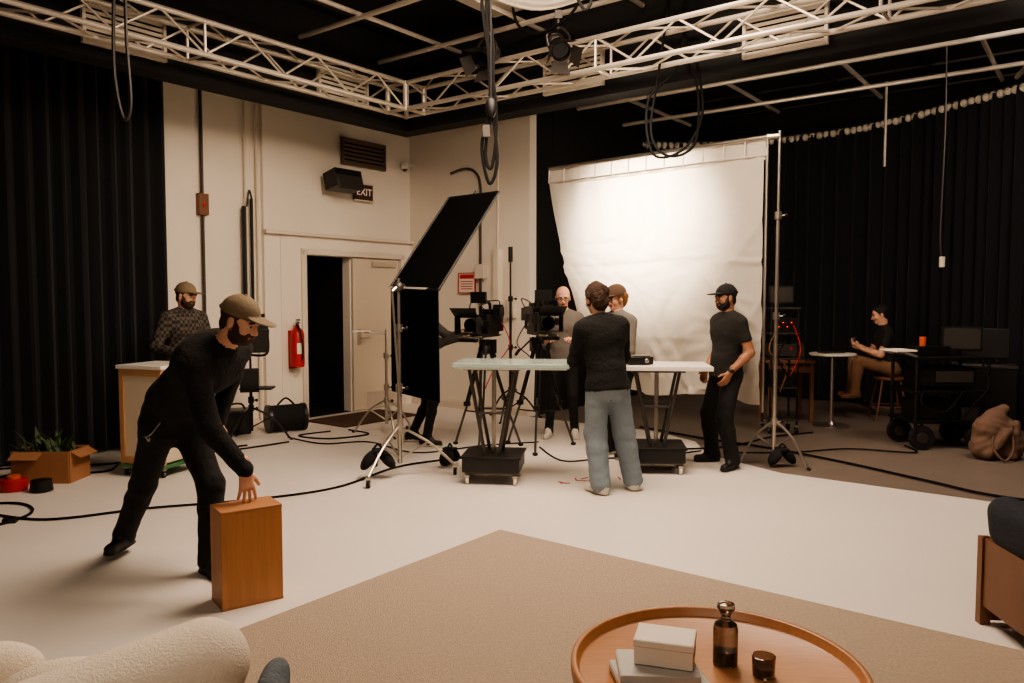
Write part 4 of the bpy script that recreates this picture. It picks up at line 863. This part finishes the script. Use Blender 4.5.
# ------------------------------------------------------------------ coffee table
mb=MB(); tx,ty=.655,2.42; TH=.42; r=.465
mb.lathe((tx,ty,TH),[(.02,-.03),(r-.03,-.03),(r-.004,-.02),(r,.0),(r,.03),(r-.004,.034),(r-.016,.034),(r-.02,.03),(r-.024,.004),(r-.03,0),(.02,0)],'wood_oak',72)
for k in range(3):
    a=.5+k*2.094; mb.tube((tx+.3*math.cos(a),ty+.3*math.sin(a),TH-.03),(tx+.38*math.cos(a),ty+.38*math.sin(a),0.02),.022,'wood_oak',r2=.015)
mb.lathe((tx,ty,TH-.1),[(.3,0),(.31,.01),(.31,.06),(.3,.07)],'wood_oak',40)
mb.obj('round_coffee_table',angle=50)
mb=MB(); z=TH+.001
mb.box((.46,2.36,z+.016),(.27,.2,.03),'book_grey',rz=.12); mb.box((.46,2.36,z+.016),(.274,.19,.022),'paper_white',rz=.12); mb.box((.455,2.37,z+.045),(.24,.18,.024),'book_grey',rz=-.05); mb.box((.455,2.37,z+.045),(.244,.172,.018),'paper_white',rz=-.05)
mb.obj('book_stack',bevel=.002)
mb=MB(); mb.box((.485,2.39,z+.1),(.18,.13,.08),'paper_white',rz=-.3); mb.box((.485,2.39,z+.128),(.185,.135,.022),'paper_white',rz=-.3); mb.obj('gift_box',bevel=.003)
def bottle(name,x,y,outer,inner,stop=None):
    mb=MB(); mb.lathe((x,y,z),outer,'smoked_glass',32)
    if stop: mb.lathe((x,y,z+stop),[(.012,-.012),(.014,0),(.024,.004),(.03,.016),(.027,.03),(.012,.036)],'smoked_glass',24)
    mb.lathe((x,y,z),inner,'label_dark',28); return mb.obj(name)
bottle('smoked_glass_bottle',.70,2.48,[(.005,0),(.036,0),(.04,.005),(.04,.12),(.036,.135),(.017,.148),(.015,.165),(.019,.17)],[(.004,.008),(.03,.008),(.0345,.012),(.0345,.05),(.004,.051)],.172)
bottle('candle_glass',.80,2.4,[(.004,0),(.032,0),(.035,.004),(.037,.065),(.034,.066),(.031,.012),(.004,.01)],[(.004,.0125),(.028,.0125),(.029,.03),(.004,.031)])

# ------------------------------------------------------------------ lights
def area(name,loc,tgt,size,power,col,sy=None):
    l=bpy.data.lights.new(name,'AREA'); l.shape='RECTANGLE'; l.size=size; l.size_y=sy or size; l.energy=power; l.color=col
    o=bpy.data.objects.new(name,l); o.location=loc; o.rotation_euler=(Vector(tgt)-Vector(loc)).to_track_quat('-Z','Y').to_euler(); sc.collection.objects.link(o)
def spot(name,loc,tgt,power,ang,col,rad=.1,blend=.5):
    l=bpy.data.lights.new(name,'SPOT'); l.energy=power; l.spot_size=math.radians(ang); l.spot_blend=blend; l.color=col; l.shadow_soft_size=rad
    o=bpy.data.objects.new(name,l); o.location=loc; o.rotation_euler=(Vector(tgt)-Vector(loc)).to_track_quat('-Z','Y').to_euler(); sc.collection.objects.link(o)
WARM=(1,.78,.59)
area('overhead_area_fill',(.3,5.5,4.6),(.3,6.1,0),2.4,245,WARM)  # added unseen area light for the room's general brightness, no real fixture
spot('screen_lamp',(.6,4.6,4.2),(1.42,8.5,2.6),650,22,(1,.9,.78),.12,1)
spot('screen_back_lamp',(2.55,9.75,2.85),(1.42,8.55,2.5),1500,70,(1,.86,.7),.15,1)
spot('wall_wash_fill',(1.5,3.0,4.3),(-2.9,10,2.4),430,50,WARM,.4,1)  # added spot that brightens the left wall, no lamp stands there
area('room_fill_light',(-.5,-.5,4.4),(0,5,.5),3,72,WARM)
spot('ceiling_wash_fill',(1.2,.3,2.4),(2.2,9.5,4.8),290,52,WARM,.3,1)  # added up-fill so the ceiling pipes show, not a real lamp
area('stage_right_fill',(4.6,6.2,4.5),(4.9,9.6,.8),1.5,105,(1,.80,.64))  # unseen area light, added to lift the dark right cluster
spot('curtain_graze_fill',(5.6,3.6,4.4),(7.0,7.6,2.9),420,50,(.95,.84,.86),.3,1)  # unseen spot, added for the glow on the far-right curtain
w=bpy.data.worlds.new('world'); sc.world=w; w.use_nodes=True; w.node_tree.nodes['Background'].inputs[0].default_value=(1,.8,.62,1); w.node_tree.nodes['Background'].inputs[1].default_value=.03

# ------------------------------------------------------------------ camera
cd=bpy.data.cameras.new('camera'); co=bpy.data.objects.new('camera',cd); sc.collection.objects.link(co)
cd.sensor_width=36; cd.lens=36*774/1024; cd.clip_start=.05
co.location=(0,0,1.62); co.rotation_euler=(math.radians(90-3.2),0,0); sc.camera=co
